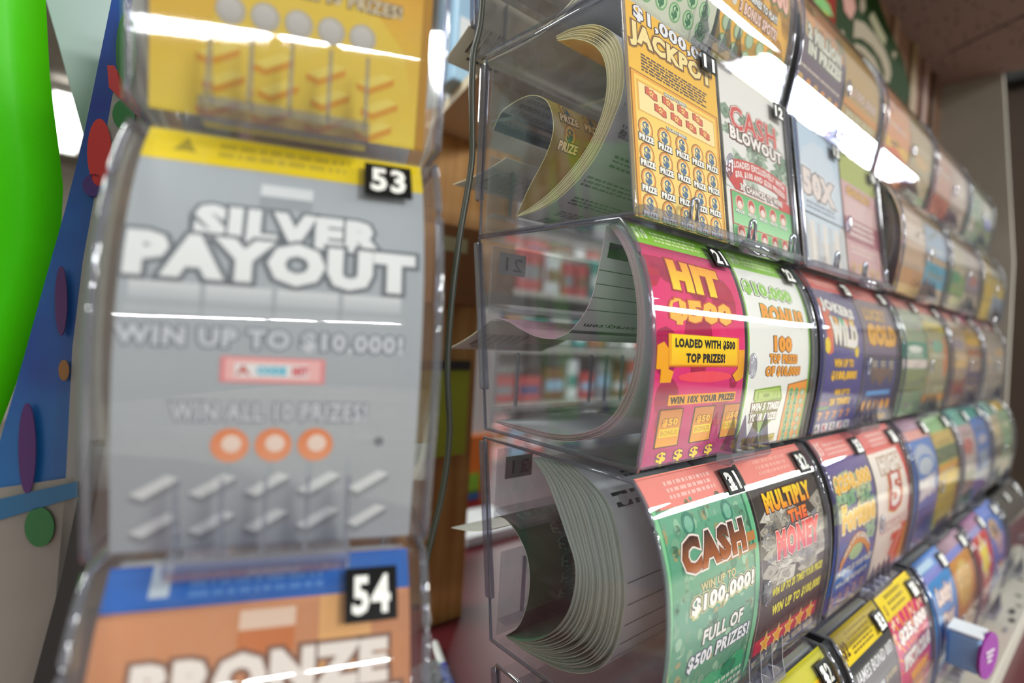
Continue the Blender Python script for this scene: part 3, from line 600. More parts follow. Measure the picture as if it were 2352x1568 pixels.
GENERIC = {
 5: (('#d8a07a', '#d2854c'), [(.62, .70, '#e0b04a'), (.78, .92, '#d97a44')], [(.5, .75, .3, .08, '#d86a44')]),
 6: (('#b89a70', '#b0a082'), [(.9, 1.0, '#8fa07a')], [(.5, .6, .3, .06, '#cba878')]),
 7: (('#c8a890', '#b87a6a'), [(.75, 1.0, '#b0604c')], [(.5, .85, .3, .08, '#9a4a3a')]),
 8: (('#c9b0a4', '#b4a094'), [], [(.5, .5, .3, .1, '#d8c8bc')]),
 9: (('#a8a890', '#8aa088'), [], [(.5, .5, .3, .1, '#6f9474'), (.4, .75, .2, .1, '#d0c4bc')]),
 10: (('#9aa890', '#88986c'), [], [(.6, .6, .3, .09, '#8c8ac8'), (.4, .4, .3, .08, '#c8bcb4')]),
 15: (('#d0b49c', '#b8957a'), [(.35, .5, '#dcc8ba'), (.75, .9, '#b07a42'), (.9, 1.0, '#c8a468')], [(.5, .25, .4, .05, '#e0c4b0')]),
 16: (('#b8a080', '#c0a890'), [(.25, .55, '#9ab0c8'), (.62, .85, '#4a9ab8')], [(.4, .7, .3, .06, '#3a8aa0')]),
 17: (('#b8a88a', '#c0b49a'), [(.6, .85, '#7a9a5a')], [(.4, .65, .3, .07, '#4a8a60'), (.6, .9, .3, .04, '#d0cc9a')]),
 18: (('#b8a094', '#a89a90'), [(.55, .75, '#8a7a88'), (.8, .9, '#cbb89a')], [(.5, .6, .3, .06, '#b0706a')]),
 19: (('#c8b07a', '#d0ac48'), [(.45, .95, '#d8b440')], []),
 20: (('#b4a888', '#90a0b4'), [(.4, .65, '#cdb050'), (.68, .95, '#7f94b4')], []),
 25: (('#a8b094', '#6f8868'), [(.0, .10, '#e08a80'), (.38, .52, '#3f8a74'), (.53, .60, '#e0d0c8'), (.62, .8, '#7f8a5c')], [(.5, .44, .3, .03, '#e0e0d8')]),
 26: (('#b8b088', '#8a8468'), [(.0, .10, '#e08a80'), (.18, .26, '#d8c040'), (.85, .92, '#d08a2a')], [(.85, .5, .12, .2, '#cf7a44'), (.5, .4, .3, .06, '#7fae94')]),
 27: (('#c8b094', '#8a6a5c'), [(.0, .10, '#e09084'), (.45, .6, '#d8b070'), (.72, .9, '#8a3a34')], [(.5, .35, .3, .06, '#9a8a94')]),
 28: (('#c0a078', '#6a5a6a'), [(.0, .10, '#d8788c'), (.2, .35, '#d8a83c'), (.4, .5, '#a8643a'), (.65, .8, '#4a3a66')], []),
 29: (('#b8a898', '#a09488'), [(.0, .10, '#d88a84')], [(.5, .5, .3, .06, '#c0a070')]),
 30: (('#b4a494', '#988c80'), [(.0, .10, '#d08078')], [(.5, .4, .3, .05, '#d8a46c'), (.5, .6, .3, .05, '#c8c0b4')]),
 36: (('#c8b860', '#a0a03a'), [(.0, .14, '#9ac08a'), (.15, .26, '#c8a858'), (.27, .40, '#5a6a4a'), (.42, .5, '#e0a040'), (.5, .62, '#e8bc1c'), (.62, .85, '#b4a81c')], []),
 37: (('#c0a8a4', '#a8908c'), [(.0, .15, '#6fb0a0'), (.62, .78, '#6f7a60'), (.85, 1.0, '#3f6a48')], [(.5, .36, .3, .08, '#b8605c'), (.5, .55, .3, .05, '#bcb4ac')]),
 38: (('#4a78c0', '#3a5a9c'), [(.0, .12, '#4aa098'), (.72, .78, '#c8d0d8')], [(.5, .35, .3, .05, '#b0a8b8'), (.5, .55, .3, .05, '#98a4b0'), (.5, .65, .3, .03, '#2a80b0')]),
 39: (('#c8b898', '#8a8470'), [(.0, .15, '#8ab4ac'), (.5, .75, '#5a5048')], [(.5, .3, .3, .08, '#d8c094')]),
 40: (('#8ab088', '#7f8a60'), [(.0, .12, '#d8b048')], [(.5, .3, .2, .05, '#d0d0a8'), (.5, .5, .3, .08, '#6fa878'), (.5, .85, .3, .06, '#b0785c')]),
}
GENERIC[23] = GENERIC[24] = GENERIC[35] = GENERIC[30]

# ------------------------------------------------------------------ folded packs (outlines in the plane of the rack's left end: y, z)
P1O = [(.2566,.1882),(.2431,.1881),(.2252,.1838),(.2127,.1758),(.2050,.1666),(.2012,.1557),(.1996,.1448),(.201,.1332),(.2052,.1237),(.2111,.1126),(.2184,.1024),(.2311,.0916),(.2474,.0826),(.2654,.0779),(.2837,.0764)]
P1I = [(.2547,.1846),(.2397,.1803),(.2267,.1734),(.2189,.1662),(.2142,.1583),(.2117,.1486),(.2115,.1396),(.2131,.1302),(.2165,.122),(.2217,.1131),(.2308,.1038),(.243,.0945),(.2561,.0867),(.2702,.081),(.2837,.0769)]
P1L = [(.2837,.0772),(.2728,.0943),(.2648,.1042),(.2584,.113),(.2542,.122),(.2531,.1297),(.2558,.1402),(.2614,.1486),(.2706,.1542),(.2814,.1566),(.294,.1558),(.3071,.1522),(.3150,.142)]
P2O = [(.199,.0622),(.1888,.0515),(.1821,.0374),(.1778,.0238),(.1756,.0104),(.1748,-.0057),(.1758,-.0192),(.1794,-.0332),(.1867,-.0462),(.1988,-.0562),(.2172,-.0636),(.2376,-.0669),(.2637,-.0672),(.2931,-.0655)]
P2I = [(.2032,.0622),(.196,.0548),(.188,.0422),(.1824,.0265),(.1795,.0103),(.179,-.006),(.1804,-.0197),(.1845,-.032),(.1915,-.0441),(.2027,-.0535),(.2188,-.0600),(.238,-.0632),(.2625,-.0636),(.2924,-.0641)]
P2L = [(.2048,.0622),(.206,.0547),(.2076,.0443),(.2116,.0241),(.2153,.0153),(.2194,.0093),(.2243,.0042),(.2294,-.0001),(.2362,-.0029),(.2432,-.0046),(.2585,-.0035),(.2751,.0013),(.2857,.0052),(.2966,.0069),(.3046,.0064)]
P3O = [(.2219,-.0785),(.2032,-.0863),(.192,-.0937),(.1853,-.1045),(.181,-.1167),(.1778,-.1291),(.1762,-.1419),(.1766,-.1511),(.1784,-.1636),(.1829,-.1767),(.1946,-.1909),(.2139,-.2008),(.2386,-.2054),(.2666,-.2065)]
P3I = [(.2544,-.0822),(.2415,-.0918),(.2335,-.1021),(.2271,-.1114),(.2208,-.1215),(.2139,-.1329),(.2119,-.142),(.2123,-.1519),(.2147,-.1627),(.2192,-.1726),(.2266,-.1829),(.2384,-.1935),(.2528,-.2015),(.27,-.2055)]
P3L = [(.27,-.2055),(.2584,-.1944),(.2525,-.1819),(.2498,-.169),(.25,-.1564),(.2525,-.1477),(.2561,-.1415),(.2622,-.1359),(.27,-.1307),(.2787,-.1283),(.2870,-.1305)]
def local(pts, row): return [(y - ROWS[row][0], z - ROWS[row][1]) for y, z in pts]
CREAM, BACKC, RULE = C('#ece7cf'), C('#c3c4c8'), C('#4d4e55')
GREY = C('#7d7e84')

def back_print(seed, dense=True):            # the reverse of a ticket: ruled lines, small print, two dark icons
    A = Art(.3); r = random.Random(seed)
    if dense:
        for k in range(9): A.fine(.04 + (k % 3)*.05, .18 + k*.085, .96 - (k % 2)*.2, .18 + k*.085 + .045, 3, GREY, 1, seed + k)
        A.text('Hoosier Lottery', .08, .555, .62, .53, RULE, 2, mirror=True, bold=.02)
        for k in range(22): A.rect(.15 + k*.022, .93, .15 + k*.022 + (.006 if k % 3 else .013), .985, BLACK, 2)
    else:
        for k in range(5): A.rect(.02, .36 + k*.055, .98, .3625 + k*.055, RULE, 1); A.fine(.80, .345 + k*.055, .90, .357 + k*.055, 1, RULE, 1, seed + k)
        A.fine(.30, .05, .75, .10, 3, RULE, 1, seed); A.rect(.06, .135, .2, .185, C('#202124'), 1); A.rect(.23, .135, .37, .185, C('#202124'), 1)
        A.ell(.13, .160, .04, .016, BACKC, 2); A.ell(.30, .160, .035, .014, BACKC, 2)
        A.fine(.05, .62, .7, .66, 2, C('#a8383c'), 1, seed); A.fine(.1, .72, .4, .75, 1, RULE, 1, seed); A.rect(.02, .80, .98, .803, RULE, 1)
    return A
def make_pack(num, row, b, c, label, group=None):
    x0 = .004 if c == 0 else .111
    root = empty('lottery_ticket_pack', (X0 + PB*b + x0, ROWS[row][0], ROWS[row][1] + ZC))
    tag(root, label, 'ticket pack', group)
    prof = FLAT if (row == 1 and b < 2) else (CURVED1 if row == 1 else CURVED0 if row == 0 else CURVED)
    cut = prof[1:]
    art = ticket_art(num); cols = [p[1][0] for p in art.P if p[2] == 0] or [WHITE]
    inner = lerp(cols[0], cols[-1], .5)
    bm = bmesh.new(); bm.loops.layers.float_color.new('ink')
    ribbon(bm, off(prof, .0036), 0, TW, .0005, BACKC, inner, CREAM)
    card = obj('front_ticket', bm, M_TICKET, root, recalc=False)
    art.build('printed_face', curve_mapper(off(prof, .00330), 0, TW), M_TICKET, card)
    fl = row == 1 and b < 2
    o, i, n = (P1O, P1I, 13 if b == 0 else 5) if fl else ({3: (P3O, P3I, 16)}.get(row, (P2O, P2I, 9)) if b == 0 else (P2O, P2I, 4))
    src = 1 if fl else (3 if row == 3 and b == 0 else 2)
    o, i = catmull(local(o, src), 44), catmull(local(i, src), 44)
    if row == 1 and not fl or row == 0 or row == 4: o = [(y + .002, z*.98) for y, z in o]; i = [(y + .002, z*.98) for y, z in i]
    last = BACKC if row == 2 and b == 0 else inner
    edge = {11: C('#efe5b0'), 21: C('#e9c9d4'), 31: C('#cfdccb')}.get(num, lerp(CREAM, inner, .25))
    bm = bmesh.new(); bm.loops.layers.float_color.new('ink'); rr = random.Random(num)
    for k in range(n):
        t = k / max(1, n - 1); jig = (rr.random() - .5) * .0012 if 0 < k < n - 1 else 0
        if row == 3 and b == 0: t = t ** 1.15
        wob = [rr.random()*6 for _ in range(2)]
        pts = [(a[0]*(1-t) + d[0]*t + jig*math.sin(3.1*q/43), a[1]*(1-t) + d[1]*t + (.0006 if row == 3 and b == 0 else .0002)*math.sin(wob[0] + q*.13)*math.sin(math.pi*q/43)) for q, (a, d) in enumerate(zip(o, i))]
        ribbon(bm, pts, (.0002 + rr.random()*.0007), TW - rr.random()*.0008, .00042, last if k == n-1 else lerp(inner, edge, .5), BACKC if k == 0 else lerp(edge, BACKC, .5), lerp(edge, C('#77725f'), .08 + .62*(k % 2)))
    fold = obj('folded_strip', bm, M_TICKET, root, recalc=False)
    if b == 0 and row in (1, 3):
        back_print(num, row == 1).build('back_print', curve_mapper(off(o, 0), .0008, TW - .0016), M_TICKET, fold, .0003 if row == 1 else .0004)
    if b == 0 and c == 0 and row in (1, 2, 3):
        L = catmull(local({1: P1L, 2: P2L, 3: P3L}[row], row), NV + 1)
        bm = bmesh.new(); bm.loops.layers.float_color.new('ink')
        cl, cr = {1: (C('#9c8c4a'), C('#a4a6aa')), 2: (C('#d3a3b4'), C('#c9cacd')), 3: (C('#17452c'), C('#b9babd'))}[row]  # leaf prints, gold and green, darkened for the shade inside the bin
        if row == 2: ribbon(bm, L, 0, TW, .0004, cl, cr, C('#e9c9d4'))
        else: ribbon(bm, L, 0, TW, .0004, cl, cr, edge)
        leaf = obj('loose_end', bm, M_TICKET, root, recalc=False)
        A = Art(1.0)
        if row == 1:
            for j in range(2):
                for q in range(4): coin(A, .15 + q*.235, .46 + j*.125, .058, C('#a8773c'), C('#d0bd74'), C('#4a6d8f'), 2); A.text('PRIZE', .065 + q*.235, .49 + j*.125, .235 + q*.235, .53 + j*.125, WHITE, 6, C('#4a3c33'), .08, bold=.04)
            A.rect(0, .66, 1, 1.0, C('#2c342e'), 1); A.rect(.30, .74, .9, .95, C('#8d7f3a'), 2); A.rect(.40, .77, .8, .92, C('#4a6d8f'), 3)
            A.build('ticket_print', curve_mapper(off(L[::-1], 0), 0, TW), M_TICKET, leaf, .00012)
            B = Art(.35)
            for k in range(6): B.fine(.05, .60 + k*.065, .95, .635 + k*.065, 3, GREY, 1, 60 + k)
            B.rect(0, .90, 1, 1.0, C('#2f3646'), 1)
            B.build('back_print', curve_mapper(L, 0, TW), M_TICKET, leaf, .0003)
        elif row == 2:
            for k in range(4): A.rect(.0, .17 + k*.055, 1, .173 + k*.055, RULE, 1); A.fine(.86, .155 + k*.055, .94, .168 + k*.055, 1, RULE, 1, k)
            A.text('financialLiteracy.com', .06, .43, .98, .40, C('#26272b'), 1, mirror=True, bold=.015); A.rect(0, .45, 1, .47, C('#55565c'), 1)
            A.rect(.05, .06, .24, .12, C('#202124'), 1); A.rect(.3, .06, .49, .12, C('#202124'), 1)
            A.build('back_print', curve_mapper(off(L, -.0001), 0, TW), M_TICKET, leaf, .0003)
        else:
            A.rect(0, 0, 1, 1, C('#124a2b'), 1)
            for j in range(5):
                for q in range(3): A.text('$', .30 + q*.2, .22 + j*.105, .44 + q*.2, .30 + j*.105, C('#12301f'), 3, C('#7fa88a'), .05, bold=.04)
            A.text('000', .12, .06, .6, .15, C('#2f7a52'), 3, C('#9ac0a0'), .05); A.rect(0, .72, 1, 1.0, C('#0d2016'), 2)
            for q in range(24): A.rect(.02 + q*.041, .905, .04 + q*.041, .909, C('#c9d0c4'), 3)
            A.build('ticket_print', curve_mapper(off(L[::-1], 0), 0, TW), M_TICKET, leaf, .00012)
    if b == 0 and c == 0 and row < 4:
        a, d = {0: ((.330, .245), (.385, .214)), 1: ((.298, .119), (.362, .1105)), 2: ((.305, .0055), (.356, -.018)), 3: ((.287, -.1385), (.338, -.1535))}[row]
        pts = local([(a[0] + (d[0]-a[0])*k/NV, a[1] + (d[1]-a[1])*k/NV - .002*math.sin(math.pi*k/NV)) for k in range(NV+1)], row)
        bm = bmesh.new(); bm.loops.layers.float_color.new('ink'); ribbon(bm, pts, 0, TW, .0004, C('#c9c6c0'), C('#cfcac4'), CREAM)
        tl = obj('tail_end', bm, M_TICKET, root, recalc=False)
        A = Art(.6)
        for k in range(16): A.rect(.10 + k*.028, .35, .10 + k*.028 + (.008 if k % 3 else .017), .75, C('#3a3a38'), 1)
        A.fine(.15, .8, .5, .88, 1, C('#55555a'), 1)
        A.build('bar_code', curve_mapper(pts, 0, TW), M_TICKET, tl, .0003)
    return root

# ------------------------------------------------------------------ the rack: five rows of five dispensers, two slots each
proto_flat = proto_curved = proto_second = proto_top = None
ORD = ['first', 'second', 'third', 'fourth', 'fifth']
ROWN = ['top row', 'second row', 'third row', 'fourth row', 'bottom row']
TICKET_LOOK = {1: 'pale ticket pack with green coins in the top row, above the yellow pack tagged 11', 2: 'orange-gold ticket pack with pink lettering in the top row, above slot 12',
 3: 'brown and plum ticket pack in the top row, right of the orange-gold pack', 4: 'olive and gold ticket pack in the top row, just below the green sign',
 5: 'peach-orange ticket pack in the top row, fifth slot along', 6: 'tan ticket pack in the top row beside the peach-orange one', 7: 'reddish-brown ticket pack in the top row, seventh slot along',
 8: 'pinkish beige ticket pack in the top row, eighth slot along', 9: 'grey-green ticket pack in the top row, ninth slot along', 10: 'green ticket pack ending the top row beside the pillar',
 11: 'yellow ticket pack with red stars and coin rows behind the tag 11', 12: 'white ticket pack with red ribbon and green panel behind the tag 12', 13: 'pale blue and grey ticket pack printed 50X in the second row',
 14: 'mauve-pink ticket pack with olive top in the second row', 15: 'tan banded ticket pack in the second row, fifth slot along', 16: 'tan and turquoise ticket pack in the second row', 17: 'beige and green ticket pack in the second row, seventh slot along',
 18: 'brownish mauve ticket pack in the second row, eighth slot along', 19: 'mustard yellow ticket pack in the second row, ninth slot along', 20: 'yellow and slate blue ticket pack ending the second row beside the pillar',
 21: 'bright pink ticket pack with green top and yellow ribbon behind the tag 21', 22: 'white ticket pack with green border and orange lettering behind the tag 22', 23: 'navy ticket pack with white lettering and a row of cards behind the tag 23',
 24: 'navy and brown ticket pack with gold lettering behind the tag 24', 25: 'grey-green banded ticket pack in the third row, fifth slot along', 26: 'olive ticket pack with an orange side in the third row', 27: 'tan and maroon ticket pack in the third row, seventh slot along',
 28: 'gold and purple ticket pack in the third row, eighth slot along', 29: 'taupe ticket pack in the third row, ninth slot along', 30: 'grey-beige ticket pack ending the third row beside the pillar',
 31: 'green banknote-pattern ticket pack with big CASH lettering, nearest in the fourth row', 32: 'black ticket pack with piled banknotes and yellow lettering behind the tag 32', 33: 'purple and blue ticket pack with golden script behind the tag 33',
 34: 'white and red ticket pack with a big 5, right of the tag 33', 35: 'blue ticket pack with pale domed lettering in the fourth row', 36: 'yellow-green ticket pack in the fourth row beside the blue one', 37: 'dusty pink ticket pack with teal top in the fourth row',
 38: 'blue ticket pack with teal top, eighth slot of the fourth row', 39: 'tan ticket pack in the fourth row, ninth slot along', 40: 'green ticket pack ending the fourth row beside the pillar',
 41: 'yellow-topped ticket pack at the near end of the bottom row', 42: 'yellow and green ticket pack behind the tag 42', 43: 'charcoal ticket pack with yellow top behind the tag 43', 44: 'magenta and orange sunburst ticket pack behind the tag 44',
 45: 'sky blue ticket pack with cream lettering in the bottom row', 46: 'brown and gold ticket pack in the bottom row', 47: 'red ticket pack with a yellow burst in the bottom row', 48: 'royal blue ticket pack with orange shapes in the bottom row'}
for row in range(5):
    for b in range(5):
        loc = (X0 + PB*b, ROWS[row][0], ROWS[row][1] + ZC)
        flat = row == 1 and b < 2
        if flat:
            if proto_flat is None:
                root = proto_flat = empty('ticket_dispenser', loc); build_shell(root, FLAT, BW, .121, .116, flat=True, knob_x=.1095, comb=False)
            else: root = copy_thing(proto_flat, loc)
        elif row == 1:
            if proto_second is None:
                root = proto_second = empty('ticket_dispenser', loc); build_shell(root, CURVED1, BW, .121, .112, knob_x=.1095)
            else: root = copy_thing(proto_second, loc)
        elif row == 0:
            if proto_top is None:
                root = proto_top = empty('ticket_dispenser', loc); build_shell(root, CURVED0, BW, .118, .107, knob_x=.1095)
            else: root = copy_thing(proto_top, loc)
        else:
            if proto_curved is None:
                root = proto_curved = empty('ticket_dispenser', loc); build_shell(root, CURVED, BW, .1268, .107, knob_x=.1095)
            else: root = copy_thing(proto_curved, loc)
        shape = 'flat-fronted' if flat else 'curve-fronted'
        tag(root, f'{shape} clear acrylic ticket dispenser, {ORD[b]} along the {ROWN[row]} of the rack', 'ticket dispenser', f'ticket dispensers in the {ROWN[row]}')
        prof = FLAT if flat else (CURVED1 if row == 1 else CURVED)
        if b < 4:                            # black strip standing in for the shade between neighbouring dispensers
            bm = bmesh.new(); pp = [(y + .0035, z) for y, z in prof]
            prism(bm, [(BW + .0030, y, z) for y, z in pp] + [(BW + .0030, y + .012, z) for y, z in pp[::-1]], (PB - BW - .0060, 0, 0)); obj('gap_shade_strip', bm, M_GAP_SHADE, root)
        for c in range(2):
            num = row*10 + b*2 + c + 1
            if num > 48: continue
            if row > 0 and num not in (41,): number_tag(root, prof, str(num), .004 if c == 0 else .111, TW)
            make_pack(num, row, b, c, TICKET_LOOK[num])
        if row == 4 and b == 4:              # the last one is blanked off with a dark insert
            bm = bmesh.new(); n = len(CURVED)
            A = [[bm.verts.new((x, y + d, z)) for x, d in ((.004, .004), (BW-.004, .004), (BW-.004, .10), (.004, .10))] for y, z in CURVED]
            for i in range(n - 1):
                for q in range(4): bm.faces.new((A[i][q], A[i][(q+1) % 4], A[i+1][(q+1) % 4], A[i+1][q]))
            bm.faces.new(A[0]); bm.faces.new(A[-1][::-1]); obj('dark_insert', bm, mat('charcoal_board', C('#0e0d0c'), .7, **{'Specular IOR Level': .05}), root)
        if b == 0 and row in (2, 3):         # small paper number on the rear panel, seen from behind
            A = Art(1.0); A.rect(.02, .02, .98, .98, C('#8e9094'), 0); A.text(str(row*10 + 1), .25, .2, .85, .8, C('#33343a'), 1, mirror=True, bold=.0)
            y = .108; pts = [(y, -.010 - .016*k/NV) for k in range(NV + 1)]
            A.build('rear_number', curve_mapper(pts, .004, .026), M_TICKET, root, .0002)

# ------------------------------------------------------------------ the tower of three single dispensers at the left
TA = math.atan2(-.38339, .92356); KT = .15/.1344
TU = Vector((math.cos(TA), math.sin(TA), 0)); TN = Vector((-TU.y, TU.x, 0)); TBL = Vector((.01571, .22240, -.0832 + ZC))
TPROF = [(y*KT, z*KT) for y, z in CURVED]; TWD = .111
AT = TWD*.90/.15
def tower_art(n):
    A = Art(AT); T = A.text; r = random.Random(n); f = lambda u: (u - .05) / .90
    if n == 53:
        A.rect(0, -.02, 1, 1.01, C('#aeb4ba'), 0, C('#a2a7ad'))
        A.rect(0, -.02, 1, .09, C('#f2d30c'), 1); A.star(.13, .045, .045, C('#a8950e'), 2, 3); A.fine(.24, .02, .72, .075, 2, C('#c9b020'), 2)
        A.rect(.40, .125, .58, .155, C('#d9dde0'), 2); A.rect(.40, .155, .58, .185, C('#9aa0a6'), 2)
        T('SILVER', .20, .195, .84, .280, C('#e6e8ea'), 7, C('#7d838a'), .05, C('#5a5f66'), .075, bold=.06); T('PAYOUT', .01, .272, .965, .375, C('#e9ebec'), 9, C('#7d838a'), .05, C('#5a5f66'), .075, bold=.06)
        for i in range(4): u = .03 + i*.225; A.rect(u, .385, u + .21, .425, C('#d3d7da'), 3, C('#b4babf')); A.rect(u - .01, .425, u + .22, .455, C('#a4a9af'), 3, C('#b9bec3'))
        T('WIN UP TO $10,000!', .0, .480, .93, .535, C('#c6cad0'), 5, C('#757b86'), .07, bold=.04)
        A.rect(.315, .545, .655, .605, C('#e08a8c'), 3); A.rect(.33, .550, .64, .600, C('#efb4b2'), 4); A.rect(.36, .560, .60, .592, C('#e8e4e4'), 5); T('A', .365, .565, .41, .587, C('#c9605a'), 6, bold=.05); T('CODE', .43, .565, .525, .587, C('#58bcd6'), 6, bold=.08); T('HIT', .545, .565, .60, .587, C('#d85a64'), 6, bold=.08)
        T('WIN ALL 10 PRIZES!', .17, .650, .81, .695, C('#bfc2ca'), 5, C('#787c8a'), .06, bold=.03)
        for u in (.355, .495, .635): A.ell(u, .752, .062, c=C('#e0783c'), l=3, c2=C('#e89468')); A.ell(u + .005, .748, .032, c=C('#ecd2c4'), l=4)
        for j in range(2):
            for i in range(5):
                u, v = .13 + i*.175, .842 + j*.09; A.poly([(u - .075, v + .022), (u + .035, v - .022), (u + .075, v - .012), (u - .035, v + .034)], C('#d5d8da'), 3); A.poly([(u - .075, v + .022), (u - .035, v + .034), (u + .075, v - .012), (u + .075, v + .006), (u - .035, v + .05), (u - .075, v + .038)], C('#8d9297'), 3)
        A.ell(.86, .745, .018, c=C('#6a7078'), l=3)
    elif n == 52:
        A.rect(0, -.02, 1, .62, C('#d99a34'), 0, C('#e0a83c')); A.rect(0, .62, 1, 1.01, C('#e2ac40'), 0, C('#e9cf4e')); A.ell(.55, .85, .38, .22, C('#e6c64e'), 1)
        A.rect(0, -.02, 1, .08, C('#e8cf20'), 2); T('GOLD', .2, .16, .8, .27, C('#f2e2a0'), 6, C('#a06a20'), .06, bold=.06); T('PAYOUT', .06, .27, .94, .38, C('#f2e2a0'), 8, C('#a06a20'), .06, bold=.06)
        T('WIN ALL 15 PRIZES!', .30, .640, .88, .675, C('#d5c7a6'), 5, C('#7a5a3a'), .06, bold=.03)
        for i in range(5): A.ell(.26 + i*.118, .742, .052, c=C('#b8b2a4'), l=3); A.ell(.257 + i*.118, .74, .040, c=C('#cfcbc6'), l=4, c2=C('#bdb8b4'))
        for j in range(3):
            for i in range(4):
                u, v = .22 + i*.19 + (j % 2)*.02, .835 + j*.062; A.poly([(u - .07, v + .018), (u + .03, v - .016), (u + .075, v - .008), (u - .025, v + .028)], C('#ecd468'), 3); A.poly([(u - .07, v + .018), (u - .025, v + .028), (u + .075, v - .008), (u + .075, v + .010), (u - .025, v + .045), (u - .07, v + .035)], C('#db9c38'), 3)
        A.rect(.965, -.02, 1, 1.01, C('#b8862c'), 4)
    else:
        A.rect(0, -.02, 1, .075, C('#2a63b4'), 1); T('1', .13, .0, .19, .055, C('#b9c4d0'), 3, bold=.03); A.fine(.25, .015, .72, .065, 3, C('#5a86c4'), 2)
        A.rect(0, .075, 1, .5, C('#c4855f'), 0, C('#b97a52')); A.rect(.68, .075, .86, .4, C('#dca368'), 1); A.rect(.42, .09, .60, .125, C('#dcbca6'), 2); A.rect(.42, .125, .60, .17, C('#c06f3e'), 2)
        T('BRONZE', .12, .165, .92, .255, C('#e6dad2'), 7, C('#8a6a5c'), .05, C('#6a463a'), .075, bold=.06); T('PAYOUT', .01, .26, .96, .36, C('#e6dad2'), 9, C('#8a6a5c'), .05, C('#6a463a'), .075, bold=.06)
        A.rect(0, .5, 1, 1.01, C('#b07048'), 0)
    return A
tproto = None
TL = {52: ('uppermost clear dispenser of the left tower, around the golden ticket pack', 'golden ticket pack with silver coins in the upper dispenser of the left tower'),
      53: ('middle clear dispenser of the left tower, tagged 53', 'silver-grey ticket pack with yellow top behind the tag 53'), 54: ('lowest clear dispenser of the left tower, tagged 54', 'bronze-brown ticket pack with blue top behind the tag 54')}
for n, sd, sz in ((52, .020, .156), (53, 0, 0), (54, -.022, -.156)):
    p = TBL + TN * (.0215*KT + sd) + Vector((0, 0, .15 + sz))
    if tproto is None:
        root = tproto = empty('ticket_dispenser', p, TA); build_shell(root, TPROF, TWD, .125, .105, KT, detail=False)
    else: root = copy_thing(tproto, p)
    tag(root, TL[n][0], 'ticket dispenser', 'single dispensers of the left tower')
    if n > 52: number_tag(root, TPROF, str(n), TWD*.05, TWD*.90, KT)
    pk = empty('lottery_ticket_pack', p, TA); tag(pk, TL[n][1], 'ticket pack')
    bm = bmesh.new(); bm.loops.layers.float_color.new('ink'); base = {52: C('#e2ac40'), 53: C('#aeb4ba'), 54: C('#c4855f')}[n]
    ribbon(bm, off(TPROF, .0040), TWD*.05, TWD*.95, .0005, BACKC, base, CREAM); card = obj('front_ticket', bm, M_TICKET, pk, recalc=False)
    tower_art(n).build('printed_face', curve_mapper(off(TPROF, .0037), TWD*.05, TWD*.90), M_TICKET, card)
    o, i = catmull([(y*KT, z*KT) for y, z in local(P2O, 2)], 44), catmull([(y*KT, z*KT) for y, z in local(P2I, 2)], 44)
    bm = bmesh.new(); bm.loops.layers.float_color.new('ink')
    for k in range(6):
        t = k/5; ribbon(bm, [(a[0]*(1-t)+d[0]*t + .001, a[1]*(1-t)+d[1]*t) for a, d in zip(o, i)], TWD*.055, TWD*.945, .0005, base, BACKC, CREAM)
    obj('folded_strip', bm, M_TICKET, pk, recalc=False)

# ------------------------------------------------------------------ board, green sheet and lamp to the left of the tower
def on_board(px, py, o=0.0):                 # the tower's back board leans: a plane through its foot, tilted back
    r = RX * ((px - 1176) / 1265) + RD * ((py - 784) / 1265) + RF
    n = (TN * math.cos(.20) + Vector((0, 0, -1)) * math.sin(.20)).normalized()
    p0 = TBL - Vector((0, 0, ZC)) + TN * (.150 + o)
    return r * (p0.dot(n) / r.dot(n)) + Vector((0, 0, ZC))
BN = (TN * math.cos(.20) + Vector((0, 0, -1)) * math.sin(.20)).normalized()
root = empty('sign_board', on_board(150, 900)); tag(root, 'tall blue sign board with coloured balls behind the left ticket tower', 'sign board')
Minv = Matrix.Translation(-root.location)
def slab(name, px, m, parent, o=0.0, th=.003):
    bm = bmesh.new(); prism(bm, [Minv @ on_board(x, y, o) for x, y in px], BN * th)
    return obj(name, bm, m, parent)
M_BLUE = noise_mat('blue_board', C('#0a2a86'), C('#0b63a8'), 9, .4)
slab('board', [(284, -120), (420, -120), (420, 1700), (-180, 1700), (0, 1010), (52, 830), (102, 650), (150, 480), (188, 330), (210, 225), (256, 0)], M_BLUE, root, .0)
slab('white_panel', [(318, -60), (420, -60), (420, 1700), (100, 1700), (150, 1120), (166, 800), (190, 600), (262, 200)], mat('grey_white_print', C('#8f8c88'), .5), root, -.0035, .002)
def ball(px, py, rx, ry, c, name='ball_print'):
    slab(name, [(px + rx*math.cos(2*math.pi*k/22), py + ry*math.sin(2*math.pi*k/22)) for k in range(22)], mat('ink_' + c[1:], C(c), .45), root, -.0065, .001)
ball(290, 120, 24, 92, '#0c5a1c'); ball(284, 262, 26, 34, '#15682a'); ball(228, 350, 28, 78, '#b5201e'); ball(62, 1030, 20, 105, '#4a1060'); ball(215, 425, 26, 26, '#3a1a66')
ball(90, 1210, 34, 46, '#1f6a2c'); ball(146, 850, 12, 24, '#8a5a1c'); ball(140, 690, 14, 80, '#4a1a5a')
slab('red_swoosh', [(246, 150), (262, 150), (322, 250), (322, 272), (250, 200)], mat('ink_red', C('#b0282a'), .45), root, -.0065, .001)
slab('lower_panel', [(0, 1120), (170, 1095), (170, 1700), (-180, 1700)], mat('stone_print', C('#8f877e'), .5), root, -.0035, .002)
slab('blue_band', [(-20, 1150), (178, 1105), (178, 1140), (-20, 1200)], mat('ink_teal', C('#1f5f8a'), .45), root, -.0065, .001)
